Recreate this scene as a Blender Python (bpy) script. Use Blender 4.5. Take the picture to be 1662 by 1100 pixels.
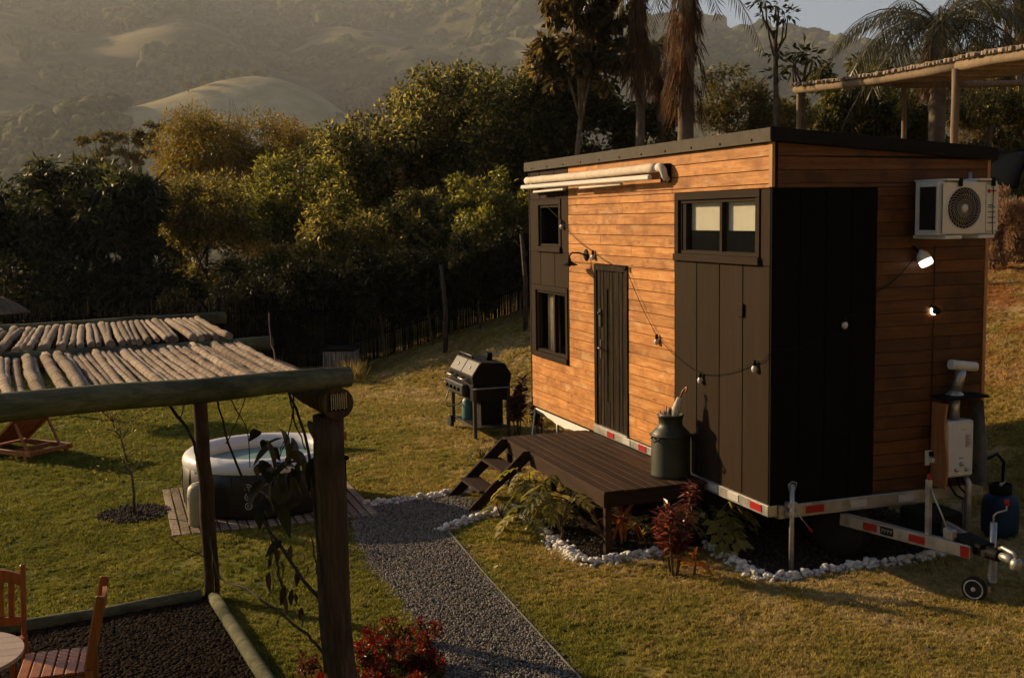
import bpy, math, random
import numpy as np
from mathutils import Vector, Matrix, noise as mnoise

# ------------------------------------------------------------------ camera, sky, sun, exposure
scene = bpy.context.scene
for o in list(bpy.data.objects):
    bpy.data.objects.remove(o)
scene.render.engine = 'CYCLES'
scene.cycles.use_denoising = True
scene.cycles.use_adaptive_sampling = True
scene.cycles.adaptive_threshold = 0.025
scene.cycles.max_bounces = 4
scene.cycles.diffuse_bounces = 2
scene.cycles.glossy_bounces = 2
scene.cycles.transmission_bounces = 4
scene.cycles.transparent_max_bounces = 8
scene.cycles.volume_bounces = 0
scene.cycles.sample_clamp_indirect = 4.0
vs = scene.view_settings
vs.view_transform = 'Standard'
vs.look = 'None'
vs.gamma = 1.0
vs.use_curve_mapping = False
vs.exposure = 0.65

cam_data = bpy.data.cameras.new('camera')
cam = bpy.data.objects.new('camera', cam_data)
scene.collection.objects.link(cam)
scene.camera = cam
cam_data.sensor_width = 36.0
cam_data.lens = 1843.2 / 1662.0 * 36.0
cam_data.clip_start = 0.1
cam_data.clip_end = 6000.0
CAM = Vector((-5.7847, -9.0784, 3.3933))
_yaw, _pit, _rol = 1.229656, -0.1067015, -0.0163207
_f = Vector((math.cos(_pit) * math.cos(_yaw), math.cos(_pit) * math.sin(_yaw), math.sin(_pit)))
_r = Vector((math.sin(_yaw), -math.cos(_yaw), 0.0))
_u = _r.cross(_f)
_r2 = _r * math.cos(_rol) + _u * math.sin(_rol)
_u2 = -_r * math.sin(_rol) + _u * math.cos(_rol)
M = Matrix.Identity(4)
for i in range(3):
    M[i][0], M[i][1], M[i][2], M[i][3] = _r2[i], _u2[i], -_f[i], CAM[i]
cam.matrix_world = M

SUN_EL = math.radians(18.5)
SUN_AZ = math.radians(130.0)            # where the sun stands, counter-clockwise from +X
sun_dir = Vector((math.cos(SUN_EL) * math.cos(SUN_AZ), math.cos(SUN_EL) * math.sin(SUN_AZ), math.sin(SUN_EL)))
world = bpy.data.worlds.new('World')
scene.world = world
world.use_nodes = True
wn = world.node_tree.nodes
wl = world.node_tree.links
bg = wn['Background']
sky = wn.new('ShaderNodeTexSky')
sky.sky_type = 'NISHITA'
sky.sun_disc = False
sky.sun_elevation = SUN_EL
sky.sun_rotation = math.pi / 2 - SUN_AZ
sky.air_density = 0.8
sky.dust_density = 1.0
sky.ozone_density = 1.0
wl.new(sky.outputs[0], bg.inputs[0])
bg.inputs[1].default_value = 0.066

sd = bpy.data.lights.new('sun', 'SUN')
sd.energy = 5.0
sd.angle = math.radians(0.5)
sd.color = (1.0, 0.70, 0.37)
sun = bpy.data.objects.new('sun', sd)
scene.collection.objects.link(sun)
sun.rotation_euler = sun_dir.to_track_quat('Z', 'Y').to_euler()
sun.location = (-20, 30, 20)

# ------------------------------------------------------------------ helpers
C = scene.collection
PI = math.pi
R = math.radians
rnd = random.Random(7)


def tag(o, label=None, cat=None, group=None, kind=None):
    if label: o['label'] = label
    if cat: o['category'] = cat
    if group: o['group'] = group
    if kind: o['kind'] = kind
    return o


def empty(name, loc=(0, 0, 0), rz=0.0, label=None, cat=None, group=None):
    o = bpy.data.objects.new(name, None)
    C.objects.link(o)
    o.location = loc
    o.rotation_euler = (0, 0, rz)
    return tag(o, label, cat, group)


def copy_tree(o, parent=None):
    c = o.copy()
    C.objects.link(c)
    c.parent = parent
    for ch in list(o.children):
        copy_tree(ch, c)
    return c


class MB:
    """collects shapes for one mesh object"""
    def __init__(s):
        s.v = []
        s.f = []
        s.sm = []

    def add(s, vs_, fs, smooth=False):
        b = len(s.v)
        s.v.extend([tuple(p) for p in vs_])
        for f in fs:
            s.f.append(tuple(b + i for i in f))
            s.sm.append(smooth)
        return s

    def box(s, lo, hi, bev=0.0, mtx=None):
        x0, y0, z0 = lo
        x1, y1, z1 = hi
        b = min(bev, (x1 - x0) * .45, (y1 - y0) * .45, (z1 - z0) * .45)
        if b <= 0:
            P = [(x0, y0, z0), (x1, y0, z0), (x1, y1, z0), (x0, y1, z0), (x0, y0, z1), (x1, y0, z1), (x1, y1, z1), (x0, y1, z1)]
            F = [(0, 3, 2, 1), (4, 5, 6, 7), (0, 1, 5, 4), (1, 2, 6, 5), (2, 3, 7, 6), (3, 0, 4, 7)]
        else:
            P = []
            idx = {}
            for sx in (0, 1):
                for sy in (0, 1):
                    for sz in (0, 1):
                        cx, cy, cz = (x0, x1)[sx], (y0, y1)[sy], (z0, z1)[sz]
                        ix, iy, iz = (x0 + b, x1 - b)[sx], (y0 + b, y1 - b)[sy], (z0 + b, z1 - b)[sz]
                        for ax, p in enumerate(((cx, iy, iz), (ix, cy, iz), (ix, iy, cz))):
                            idx[(sx, sy, sz, ax)] = len(P)
                            P.append(p)
            F = []
            for ax in range(3):
                o1, o2 = [a for a in range(3) if a != ax]
                for sgn in (0, 1):
                    q = []
                    for a, c in ((0, 0), (1, 0), (1, 1), (0, 1)):
                        k = [0, 0, 0]
                        k[ax] = sgn
                        k[o1] = a
                        k[o2] = c
                        q.append(idx[(k[0], k[1], k[2], ax)])
                    F.append(tuple(q))
                # bevel edges that run along ax
                for a in (0, 1):
                    for c in (0, 1):
                        q = []
                        for e, w in ((0, o1), (1, o1), (1, o2), (0, o2)):
                            k = [0, 0, 0]
                            k[ax] = e
                            k[o1] = a
                            k[o2] = c
                            q.append(idx[(k[0], k[1], k[2], w)])
                        F.append(tuple(q))
            for sx in (0, 1):
                for sy in (0, 1):
                    for sz in (0, 1):
                        F.append(tuple(idx[(sx, sy, sz, a)] for a in range(3)))
        if mtx is not None:
            P = [mtx @ Vector(p) for p in P]
        return s.add(P, F)

    def tube(s, pts, rad, seg=8, cap=True, smooth=True, sq=1.0):
        pts = [Vector(p) for p in pts]
        n = len(pts)
        if not hasattr(rad, '__len__'):
            rad = [rad] * n
        t0 = (pts[1] - pts[0]).normalized()
        up = Vector((0, 0, 1)) if abs(t0.z) < .9 else Vector((1, 0, 0))
        a = t0.cross(up).normalized()
        V = []
        for i in range(n):
            if i == 0: t = pts[1] - pts[0]
            elif i == n - 1: t = pts[-1] - pts[-2]
            else: t = pts[i + 1] - pts[i - 1]
            t.normalize()
            a = a - t * a.dot(t)
            if a.length < 1e-6: a = t.orthogonal()
            a.normalize()
            b = t.cross(a)
            for k in range(seg):
                an = 2 * PI * k / seg
                V.append(pts[i] + (a * math.cos(an) + b * math.sin(an) * sq) * rad[i])
        F = []
        for i in range(n - 1):
            for k in range(seg):
                k2 = (k + 1) % seg
                F.append((i * seg + k, i * seg + k2, (i + 1) * seg + k2, (i + 1) * seg + k))
        s.add(V, F, smooth)
        if cap:
            b = len(s.v) - n * seg
            s.f.append(tuple(b + k for k in range(seg))[::-1])
            s.sm.append(False)
            s.f.append(tuple(b + (n - 1) * seg + k for k in range(seg)))
            s.sm.append(False)
        return s

    def lathe(s, prof, seg=24, center=(0, 0, 0), smooth=True, mtx=None, sx=1.0, sy=1.0, cap=True):
        """profile [(r,z)...] about z"""
        V = []
        for r, z in prof:
            for k in range(seg):
                an = 2 * PI * k / seg
                V.append(Vector((r * math.cos(an) * sx, r * math.sin(an) * sy, z)))
        F = []
        for i in range(len(prof) - 1):
            for k in range(seg):
                k2 = (k + 1) % seg
                F.append((i * seg + k, i * seg + k2, (i + 1) * seg + k2, (i + 1) * seg + k))
        if cap and prof[0][0] > 1e-5: F.append(tuple(range(seg))[::-1])
        if cap and prof[-1][0] > 1e-5: F.append(tuple((len(prof) - 1) * seg + k for k in range(seg)))
        c = Vector(center)
        if mtx is not None:
            V = [mtx @ p for p in V]
        return s.add([p + c for p in V], F, smooth)

    def prism(s, poly, ax, a, b, mtx=None):
        """polygon in the plane normal to axis ax, extruded from a to b"""
        def mk(p, t):
            q = [0, 0, 0]
            o = [i for i in range(3) if i != ax]
            q[o[0]], q[o[1]], q[ax] = p[0], p[1], t
            return Vector(q)
        n = len(poly)
        V = [mk(p, a) for p in poly] + [mk(p, b) for p in poly]
        F = [tuple(range(n))[::-1], tuple(range(n, 2 * n))]
        for i in range(n):
            j = (i + 1) % n
            F.append((i, j, n + j, n + i))
        if mtx is not None:
            V = [mtx @ p for p in V]
        return s.add(V, F)

    def bar(s, p, q, w, h, up=(0, 0, 1), bev=0.0):
        """straight bar of section w x h between two points"""
        p, q = Vector(p), Vector(q)
        d = q - p
        L = d.length
        d.normalize()
        upv = Vector(up)
        if abs(d.dot(upv)) > .99: upv = Vector((1, 0, 0))
        sd_ = d.cross(upv).normalized()
        u2 = sd_.cross(d)
        m = Matrix((( d.x, sd_.x, u2.x, p.x), (d.y, sd_.y, u2.y, p.y), (d.z, sd_.z, u2.z, p.z), (0, 0, 0, 1)))
        return s.box((0, -w / 2, -h / 2), (L, w / 2, h / 2), bev, m)

    def build(s, name, mat, parent=None, loc=None, kind=None):
        me = bpy.data.meshes.new(name)
        off = Vector(loc) if loc is not None else Vector((0, 0, 0))
        me.from_pydata([tuple(Vector(p) - off) for p in s.v], [], s.f)
        me.polygons.foreach_set('use_smooth', s.sm)
        me.update()
        me.validate()
        if mat is not None: me.materials.append(mat)
        o = bpy.data.objects.new(name, me)
        C.objects.link(o)
        o.location = off
        if parent is not None: o.parent = parent
        if kind: o['kind'] = kind
        return o


def mesh_np(name, V, F, mat, parent=None, kind=None, smooth=False, loc=(0, 0, 0)):
    """V (n,3) array, F (m,k) array of equal-sided faces"""
    V = np.asarray(V, dtype=np.float32)
    F = np.asarray(F, dtype=np.int32)
    me = bpy.data.meshes.new(name)
    me.vertices.add(len(V))
    me.vertices.foreach_set('co', V.ravel())
    k = F.shape[1]
    me.loops.add(F.size)
    me.loops.foreach_set('vertex_index', F.ravel())
    me.polygons.add(len(F))
    me.polygons.foreach_set('loop_start', np.arange(0, F.size, k, dtype=np.int32))
    me.polygons.foreach_set('use_smooth', np.full(len(F), smooth))
    me.update(calc_edges=True)
    if mat is not None: me.materials.append(mat)
    o = bpy.data.objects.new(name, me)
    C.objects.link(o)
    o.location = loc
    if parent is not None: o.parent = parent
    if kind: o['kind'] = kind
    return o


# ------------------------------------------------------------------ materials
class NT:
    def __init__(s, name):
        s.m = bpy.data.materials.new(name)
        s.m.use_nodes = True
        s.n = s.m.node_tree.nodes
        s.l = s.m.node_tree.links
        s.b = s.n['Principled BSDF']
        s.out = s.n['Material Output']

    def node(s, t, **kw):
        n = s.n.new('ShaderNode' + t)
        for k, v in kw.items(): setattr(n, k, v)
        return n

    def set(s, n, **kw):
        for k, v in kw.items(): s.inp(n, k.replace('_', ' '), v)

    def inp(s, n, k, v):
        i = n.inputs[k]
        if isinstance(v, bpy.types.NodeSocket): s.l.new(v, i)
        else: i.default_value = v

    def math(s, op, a, b=None, c=None):
        n = s.node('Math', operation=op)
        s.inp(n, 0, a)
        if b is not None: s.inp(n, 1, b)
        if c is not None: s.inp(n, 2, c)
        return n.outputs[0]

    def coord(s, kind='Object', scale=(1, 1, 1), jitter=True):
        tc = s.node('TexCoord')
        v = tc.outputs[kind]
        if jitter:
            oi = s.node('ObjectInfo')
            mu = s.node('VectorMath', operation='SCALE')
            mu.inputs[0].default_value = (37.0, 19.0, 53.0)
            s.l.new(oi.outputs['Random'], mu.inputs['Scale'])
            ad = s.node('VectorMath', operation='ADD')
            s.l.new(v, ad.inputs[0])
            s.l.new(mu.outputs[0], ad.inputs[1])
            v = ad.outputs[0]
        mp = s.node('Mapping')
        s.l.new(v, mp.inputs[0])
        mp.inputs['Scale'].default_value = scale
        return mp.outputs[0]

    def noise(s, vec, scale, detail=4.0, rough=.55, dist=0.0):
        n = s.node('TexNoise')
        s.l.new(vec, n.inputs['Vector'])
        n.inputs['Scale'].default_value = scale
        n.inputs['Detail'].default_value = detail
        n.inputs['Roughness'].default_value = rough
        n.inputs['Distortion'].default_value = dist
        return n.outputs['Fac']

    def ramp(s, fac, stops):
        n = s.node('ValToRGB')
        cr = n.color_ramp
        while len(cr.elements) < len(stops): cr.elements.new(.5)
        for e, (p, c) in zip(cr.elements, stops):
            e.position = p
            e.color = tuple(c) + ((1.0,) if len(c) == 3 else ())
        s.l.new(fac, n.inputs[0])
        return n.outputs[0]

    def mix(s, fac, a, b, mode='MIX'):
        n = s.node('Mix', data_type='RGBA', blend_type=mode)
        s.inp(n, 0, fac)
        for i, c in ((6, a), (7, b)):
            if not isinstance(c, bpy.types.NodeSocket): c = tuple(c) + ((1.0,) if len(c) == 3 else ())
            s.inp(n, i, c)
        return n.outputs[2]

    def vary(s, col, amt, rand=None):
        """brightness by the object's own random number"""
        if rand is None: rand = s.node('ObjectInfo').outputs['Random']
        v = s.math('MULTIPLY_ADD', rand, 2 * amt, 1 - amt)
        h = s.node('HueSaturation')
        s.l.new(v, h.inputs['Value'])
        s.inp(h, 'Color', col if isinstance(col, bpy.types.NodeSocket) else tuple(col) + (1.0,))
        return h.outputs[0]

    def bump(s, height, strength=.3, dist=.01):
        n = s.node('Bump')
        n.inputs['Strength'].default_value = strength
        n.inputs['Distance'].default_value = dist
        s.l.new(height, n.inputs['Height'])
        s.l.new(n.outputs[0], s.b.inputs['Normal'])

    def fin(s, col=None, rough=.6, spec=.4, metal=0.0):
        if col is not None:
            s.inp(s.b, 'Base Color', col if isinstance(col, bpy.types.NodeSocket) else tuple(col) + (1.0,))
        s.inp(s.b, 'Roughness', rough)
        s.b.inputs['Specular IOR Level'].default_value = spec
        s.b.inputs['Metallic'].default_value = metal
        return s.m


def m_basic(name, col, rough=.6, spec=.4, metal=0.0, amt=.25, scale=6.0, bump=0.0, bscale=40.0, vary=0.0):
    t = NT(name)
    v = t.coord()
    n = t.noise(v, scale, 5)
    c1 = tuple(max(0, c * (1 - amt)) for c in col)
    c2 = tuple(min(1, c * (1 + amt)) for c in col)
    c = t.ramp(n, [(.3, c1), (.7, c2)])
    if vary: c = t.vary(c, vary)
    if bump: t.bump(t.noise(v, bscale, 4), bump, .01)
    rg = t.math('MULTIPLY_ADD', t.noise(v, scale * 2.3, 3), .25, rough - .12)
    return t.fin(c, rg, spec, metal)


def m_wood(name, cols, axis=1, rough=.6, spec=.3, grain=1.0, stain=None, vary=.15, bump=.25, fine=1.0, patch=None, rings=False):
    """cols: dark, mid, light; grain runs along axis of object space"""
    t = NT(name)
    sc = [9.0 * fine] * 3
    sc[axis] = .55 * fine
    v = t.coord(scale=tuple(sc))
    w = t.noise(v, 2.2, 6, .62, .6)
    v2 = t.coord(scale=tuple(c * 6 for c in sc))
    g = t.noise(v2, 2.0, 3, .6)
    f = t.math('MULTIPLY', g, .35 * grain)
    f = t.math('ADD', t.math('MULTIPLY', w, 1 - .35 * grain), f)
    c = t.ramp(f, [(.3, cols[0]), (.52, cols[1]), (.75, cols[2])])
    if stain:
        v3 = t.coord(scale=(1.3, 1.3, 1.3))
        s3 = t.noise(v3, 2.4, 4, .6)
        msk = t.ramp(s3, [(.48, (0, 0, 0)), (.70, (1, 1, 1))])
        c = t.mix(msk, c, stain)
    if patch:
        v4 = t.coord(scale=(2.0, .9, 2.6))
        pm_ = t.ramp(t.noise(v4, 2.1, 5, .7), [(.55, (0, 0, 0)), (.72, (.75, .75, .75))])
        c = t.mix(pm_, c, patch)
        vo = t.node('TexVoronoi')
        v5 = t.coord(scale=(1.6, 1.6, 5.0))
        t.l.new(v5, vo.inputs['Vector'])
        vo.inputs['Scale'].default_value = 1.5
        kn = t.ramp(vo.outputs['Distance'], [(.05, (1, 1, 1)), (.13, (0, 0, 0))])
        c = t.mix(t.math('MULTIPLY', kn, .7), c, tuple(q * .5 for q in cols[0]))
    if rings:                                   # growth rings and cut marks across the pole
        wv = t.node('TexWave', wave_type='BANDS', bands_direction='Y')
        t.l.new(t.coord(), wv.inputs['Vector'])
        for k_, q_ in (('Scale', 2.6), ('Distortion', 5.0), ('Detail', 3.0), ('Detail Scale', 1.2)): wv.inputs[k_].default_value = q_
        rm = t.ramp(wv.outputs['Fac'], [(.04, (1, 1, 1)), (.16, (0, 0, 0))])
        c = t.mix(t.math('MULTIPLY', rm, .6), c, tuple(q * .55 for q in cols[0]))
        f = t.math('SUBTRACT', f, t.math('MULTIPLY', rm, .5))
    if vary: c = t.vary(c, vary)
    t.bump(f, bump, .006)
    return t.fin(c, rough, spec)


def m_leaf(name, c1, c2, c3=None, rough=.42, spec=.35, trans=.35, island=True):
    """per-leaf colour, part of the light passes through"""
    t = NT(name)
    if island:
        g = t.node('NewGeometry').outputs['Random Per Island']
    else:
        g = t.node('ObjectInfo').outputs['Random']
    st = [(0.0, c1), (.55, c2)]
    st.append((1.0, c3 if c3 else tuple(min(1, a * 1.6) for a in c2)))
    c = t.ramp(g, st)
    t.fin(c, rough, spec)
    tr = t.node('BsdfTranslucent')
    hs = t.node('HueSaturation')
    hs.inputs['Value'].default_value = 1.75
    hs.inputs['Saturation'].default_value = 1.1
    t.l.new(c, hs.inputs['Color'])
    t.l.new(hs.outputs[0], tr.inputs[0])
    mx = t.node('MixShader')
    mx.inputs[0].default_value = trans
    t.l.new(t.b.outputs[0], mx.inputs[1])
    t.l.new(tr.outputs[0], mx.inputs[2])
    t.l.new(mx.outputs[0], t.out.inputs[0])
    return t.m


def m_glass(name, tint=(.02, .022, .02), rough=.03):
    t = NT(name)
    t.fin(tint, rough, .6)
    tr = t.node('BsdfTransparent')
    tr.inputs[0].default_value = (.9, .9, .87, 1)
    gl = t.node('BsdfGlossy')
    gl.inputs['Roughness'].default_value = rough
    gl.inputs[0].default_value = (.9, .9, .9, 1)
    lw = t.node('Fresnel')
    lw.inputs[0].default_value = 1.5
    mx = t.node('MixShader')
    bf = t.node('NewGeometry').outputs['Backfacing']
    t.l.new(t.math('MULTIPLY', lw.outputs[0], t.math('SUBTRACT', 1.0, bf)), mx.inputs[0])
    t.l.new(tr.outputs[0], mx.inputs[1])
    t.l.new(gl.outputs[0], mx.inputs[2])
    t.l.new(mx.outputs[0], t.out.inputs[0])
    return t.m


def m_emit(name, col, strength):
    t = NT(name)
    t.fin(col, .4)
    t.b.inputs['Emission Color'].default_value = tuple(col) + (1,)
    t.b.inputs['Emission Strength'].default_value = strength
    return t.m


MAT = {}
MAT['clad'] = m_wood('oiled_cladding', [(.21, .078, .018), (.52, .225, .060), (.72, .39, .15)], axis=1, rough=.6, spec=.2, stain=(.29, .108, .026), vary=.16, patch=(.62, .40, .20))
MAT['clad_shaded'] = m_wood('oiled_cladding_front_shaded', [(.032, .010, .003), (.095, .033, .008), (.16, .062, .018)], axis=0, rough=.5, stain=(.028, .010, .004), vary=.3)  # dark red-brown wood, its base darkened further to carry this wall's shade
MAT['trim_wood'] = m_wood('corner_trim_wood', [(.22, .10, .035), (.40, .20, .07), (.5, .27, .11)], axis=2)
MAT['brown_panel'] = m_wood('brown_painted_panel', [(.020, .0115, .0055), (.026, .0150, .0072), (.034, .0205, .0105)], axis=2, rough=.75, spec=.08, grain=.7, vary=.08, bump=.12)
MAT['brown_trim'] = m_wood('brown_painted_trim', [(.018, .011, .006), (.025, .0155, .0085), (.033, .021, .012)], axis=1, rough=.75, spec=.08, grain=.5, vary=.08, bump=.1)
MAT['black_panel'] = m_basic('black_painted_panel', (.0035, .0035, .003), .8, .06, amt=.2)
MAT['black'] = m_basic('matt_black_metal', (.007, .007, .0065), .7, .12)
MAT['charred'] = m_wood('charred_door_wood', [(.004, .003, .002), (.020, .013, .0075), (.11, .075, .042)], axis=2, rough=.8, spec=.06, vary=.35, bump=.8, fine=1.6)
MAT['deck'] = m_wood('dark_deck_wood', [(.018, .0095, .0055), (.042, .023, .013), (.085, .05, .03)], axis=1, rough=.75, spec=.12, vary=.3)
MAT['deck_x'] = m_wood('dark_deck_wood_cross', [(.014, .0075, .0045), (.032, .018, .010), (.06, .035, .021)], axis=0, rough=.8, spec=.1, vary=.2)
MAT['log'] = m_wood('treated_pine_log', [(.045, .05, .030), (.125, .13, .080), (.24, .225, .15)], axis=0, rough=.9, spec=.08, stain=(.028, .034, .020), vary=.12, bump=.6)
MAT['post'] = m_wood('brown_post_log', [(.024, .016, .011), (.075, .052, .034), (.17, .125, .088)], axis=2, rough=.9, spec=.08, stain=(.035, .022, .014), vary=.1, bump=1.0)
MAT['pole'] = m_wood('weathered_roof_pole', [(.15, .116, .087), (.31, .25, .195), (.46, .39, .32)], axis=1, rough=.9, spec=.08, stain=(.22, .16, .115), vary=.26, bump=.7, rings=True)
MAT['teak'] = m_wood('teak_furniture', [(.15, .045, .012), (.34, .115, .03), (.48, .19, .06)], axis=2, rough=.4, spec=.4, vary=.12, bump=.15)
MAT['teak_x'] = m_wood('teak_tabletop', [(.30, .20, .13), (.46, .34, .24), (.6, .47, .35)], axis=0, rough=.3, spec=.5, vary=.12, bump=.1)
MAT['galv'] = m_basic('galvanised_steel', (.40, .39, .36), .42, .5, .75, amt=.3, scale=9, vary=.05)
MAT['white_metal'] = m_basic('white_enamel', (.62, .61, .57), .4, .4, amt=.06)
MAT['fascia'] = m_basic('bronze_roof_flashing', (.045, .034, .023), .6, .15, .0, amt=.12)
MAT['red'] = m_basic('red_reflector', (.34, .012, .010), .4, .3, amt=.15, scale=60)
MAT['white_tape'] = m_basic('white_reflector', (.5, .49, .46), .35, .5, amt=.1)
MAT['rubber'] = m_basic('tyre_rubber', (.02, .018, .015), .8, .2)
MAT['glass'] = m_glass('window_glass')
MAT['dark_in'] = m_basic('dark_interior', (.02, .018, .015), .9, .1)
MAT['blind'] = m_basic('white_blind', (.75, .73, .68), .8, .2, amt=.05)
MAT['canvas'] = m_basic('cream_canvas', (.66, .57, .46), .8, .1, amt=.15, scale=12, bump=.25, bscale=18)
MAT['awn_white'] = m_basic('awning_white', (.70, .66, .60), .5, .25, amt=.08)
MAT['can'] = m_basic('green_painted_can', (.028, .034, .02), .48, .4, amt=.35, scale=5)
MAT['stone'] = m_basic('white_pebble', (.68, .66, .62), .8, .15, amt=.18, scale=3, bump=.4, bscale=12, vary=.2)
MAT['pebble'] = m_basic('brown_pebble_shaded', (.024, .016, .011), .9, .05, amt=.3, scale=9, vary=.6)  # brown darkened in place of the shadow over the pergola floor
MAT['gravel'] = m_basic('grey_gravel', (.20, .18, .155), .8, .25, amt=.25, scale=9, vary=.65)
MAT['soil'] = m_basic('dark_soil', (.03, .021, .014), .95, .1, amt=.5, scale=30, bump=.8, bscale=50)

# ------------------------------------------------------------------ terrain
def sstep(a, b, x):
    t = np.clip((np.asarray(x, float) - a) / (b - a), 0, 1)
    return t * t * (3 - 2 * t)


def ground_h(x, y):
    x = np.asarray(x, float)
    y = np.asarray(y, float)
    x0 = 4.0 - 4.3 * sstep(5.5, 14.5, y)
    s = x - x0
    sp = np.where(s > 4, s, np.log1p(np.exp(np.clip(s * 2.2, -30, 30))) / 2.2 - .06 * np.exp(-s * s))
    h = .40 * np.maximum(sp, 0) * sstep(-2.2, .4, s)
    h = 2.75 * np.tanh(h / 2.75)
    # the garden climbs behind the viewpoint, an unseen rise added to block sky light
    h = h + .5 * np.maximum(0, -6.0 - y) * sstep(-6, -9, y)
    # the land falls into the valley beyond the fence
    d = np.maximum(0, y - 19.5 - .1 * np.maximum(x, 0))
    h = h - 60 * np.tanh(d / 420.0) * 1.3
    return h


def gh(x, y):
    return float(ground_h(x, y))


def at(px, py, depth):
    """world point at a given distance along the view axis"""
    return CAM + (_f + _r2 * ((px - 831.0) / 1843.2) + _u2 * ((550.0 - py) / 1843.2)) * depth


def ground_color(t, blades=False):
    """green to dry turf by place"""
    g = t.node('NewGeometry').outputs['Position']
    n1 = t.noise(g, .55, 5, .6)
    n2 = t.noise(g, 2.6, 4, .6)
    n3 = t.noise(g, 16.0, 3, .6)
    sx = t.node('SeparateXYZ')
    t.l.new(g, sx.inputs[0])
    mr = t.node('MapRange')
    t.l.new(sx.outputs[0], mr.inputs[0])
    mr.inputs[1].default_value = -4.5
    mr.inputs[2].default_value = -.5
    mr.inputs[3].default_value = -.14
    mr.inputs[4].default_value = .12
    f = t.math('ADD', t.math('ADD', t.math('MULTIPLY', n1, .55), t.math('MULTIPLY', n2, .45)), mr.outputs[0])
    c = t.ramp(f, [(.30, (.15, .16, .020)), (.46, (.265, .25, .044)), (.60, (.41, .315, .088)), (.74, (.60, .47, .24))])
    # rusty dry growth higher on the bank
    mb_ = t.node('MapRange')
    t.l.new(sx.outputs[0], mb_.inputs[0])
    mb_.inputs[1].default_value = 4.5
    mb_.inputs[2].default_value = 8.0
    rb = t.ramp(t.noise(g, .9, 4, .6), [(.42, (0, 0, 0)), (.60, (.8, .8, .8))])
    c = t.mix(t.math('MULTIPLY', rb, mb_.outputs[0]), c, (.46, .20, .07))
    v = t.math('MULTIPLY_ADD', n3, .8, .6)
    h = t.node('HueSaturation')
    t.l.new(v, h.inputs['Value'])
    t.l.new(c, h.inputs['Color'])
    return h.outputs[0], n3


t = NT('turf_ground')
c, n3 = ground_color(t)
c = t.mix(.35, c, (.06, .045, .02))
g = t.node('NewGeometry').outputs['Position']
t.bump(t.noise(g, 40, 4, .7), .8, .03)
MAT['turf'] = t.fin(c, .95, .1)

t = NT('grass_blade')
c, n3 = ground_color(t, True)
oi = t.node('ObjectInfo').outputs['Random']
c = t.vary(c, .35, oi)
t.fin(c, .6, .2)
tr = t.node('BsdfTranslucent')
t.l.new(c, tr.inputs[0])
mx = t.node('MixShader')
mx.inputs[0].default_value = .5
t.l.new(t.b.outputs[0], mx.inputs[1])
t.l.new(tr.outputs[0], mx.inputs[2])
t.l.new(mx.outputs[0], t.out.inputs[0])
MAT['blade'] = t.m


def graded(lo, hi, mid0, mid1, fine, grow):
    a = list(np.arange(mid0, mid1 + 1e-6, fine))
    st = fine
    while a[-1] < hi:
        st *= grow
        a.append(a[-1] + st)
    st = fine
    b = []
    p = mid0
    while p > lo:
        st *= grow
        p -= st
        b.append(p)
    return np.array(b[::-1] + a)


gx = graded(-3200, 3200, -14, 16, .35, 1.16)
gy = graded(-1500, 3200, -12, 30, .35, 1.16)
gy = gy[gy > -90]
GX, GY = np.meshgrid(gx, gy, indexing='ij')
GZ = ground_h(GX, GY)
wob = np.array([[mnoise.noise(Vector((a * .35, b * .35, 0))) for b in gy] for a in gx]) * .02
flat = (np.abs(GX + .5) < 4) & (GY > -4) & (GY < 8)
GZ = GZ + np.where(flat, 0, wob)
idx = np.arange(GX.size).reshape(GX.shape)
F = np.stack([idx[:-1, :-1], idx[1:, :-1], idx[1:, 1:], idx[:-1, 1:]], -1).reshape(-1, 4)
tag(mesh_np('ground', np.stack([GX, GY, GZ], -1).reshape(-1, 3), F, MAT['turf'], smooth=True), kind='structure')

# ------------------------------------------------------------------ hills across the valley
t = NT('hill_cover')
g = t.node('NewGeometry').outputs['Position']
sh = t.node('VectorMath', operation='MULTIPLY_ADD')
t.l.new(g, sh.inputs[0])
sh.inputs[1].default_value = (1 / 3, 1 / 3, 1 / 3)
sh.inputs[2].default_value = (CAM.x * 2 / 3, CAM.y * 2 / 3, CAM.z * 2 / 3)
g = sh.outputs[0]
sub = t.node('VectorMath', operation='SUBTRACT')
t.l.new(g, sub.inputs[0])
KN = Vector((CAM.x + 372 * math.cos(R(82.9)), CAM.y + 372 * math.sin(R(82.9)), 0))
sub.inputs[1].default_value = (KN.x - 8, KN.y, 0)
mul = t.node('VectorMath', operation='MULTIPLY')
t.l.new(sub.outputs[0], mul.inputs[0])
mul.inputs[1].default_value = (.82, .60, 0)
ln = t.node('VectorMath', operation='LENGTH')
t.l.new(mul.outputs[0], ln.inputs[0])
nn = t.noise(g, .03, 5, .6)
d = t.math('ADD', ln.outputs['Value'], t.math('MULTIPLY_ADD', nn, 44.0, -22.0))
msk = t.node('MapRange')
t.l.new(d, msk.inputs[0])
msk.inputs[1].default_value = 26
msk.inputs[2].default_value = 52
wood = t.ramp(t.noise(g, .09, 6, .65), [(.3, (.020, .024, .010)), (.5, (.06, .06, .024)), (.72, (.16, .14, .06))])
gr_ = t.ramp(t.noise(g, .08, 5, .6), [(.3, (.25, .21, .11)), (.5, (.35, .295, .155)), (.7, (.47, .39, .21))])
c = t.mix(msk.outputs[0], gr_, wood)
# grazed strips higher up
st_ = t.ramp(t.noise(g, .012, 3, .5), [(.56, (0, 0, 0)), (.62, (1, 1, 1))])
c = t.mix(t.math('MULTIPLY', st_, .85), c, (.20, .165, .08))
t.bump(t.noise(g, .35, 4, .6), .6, 1.5)
MAT['hill'] = t.fin(c, .95, .05)


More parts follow.
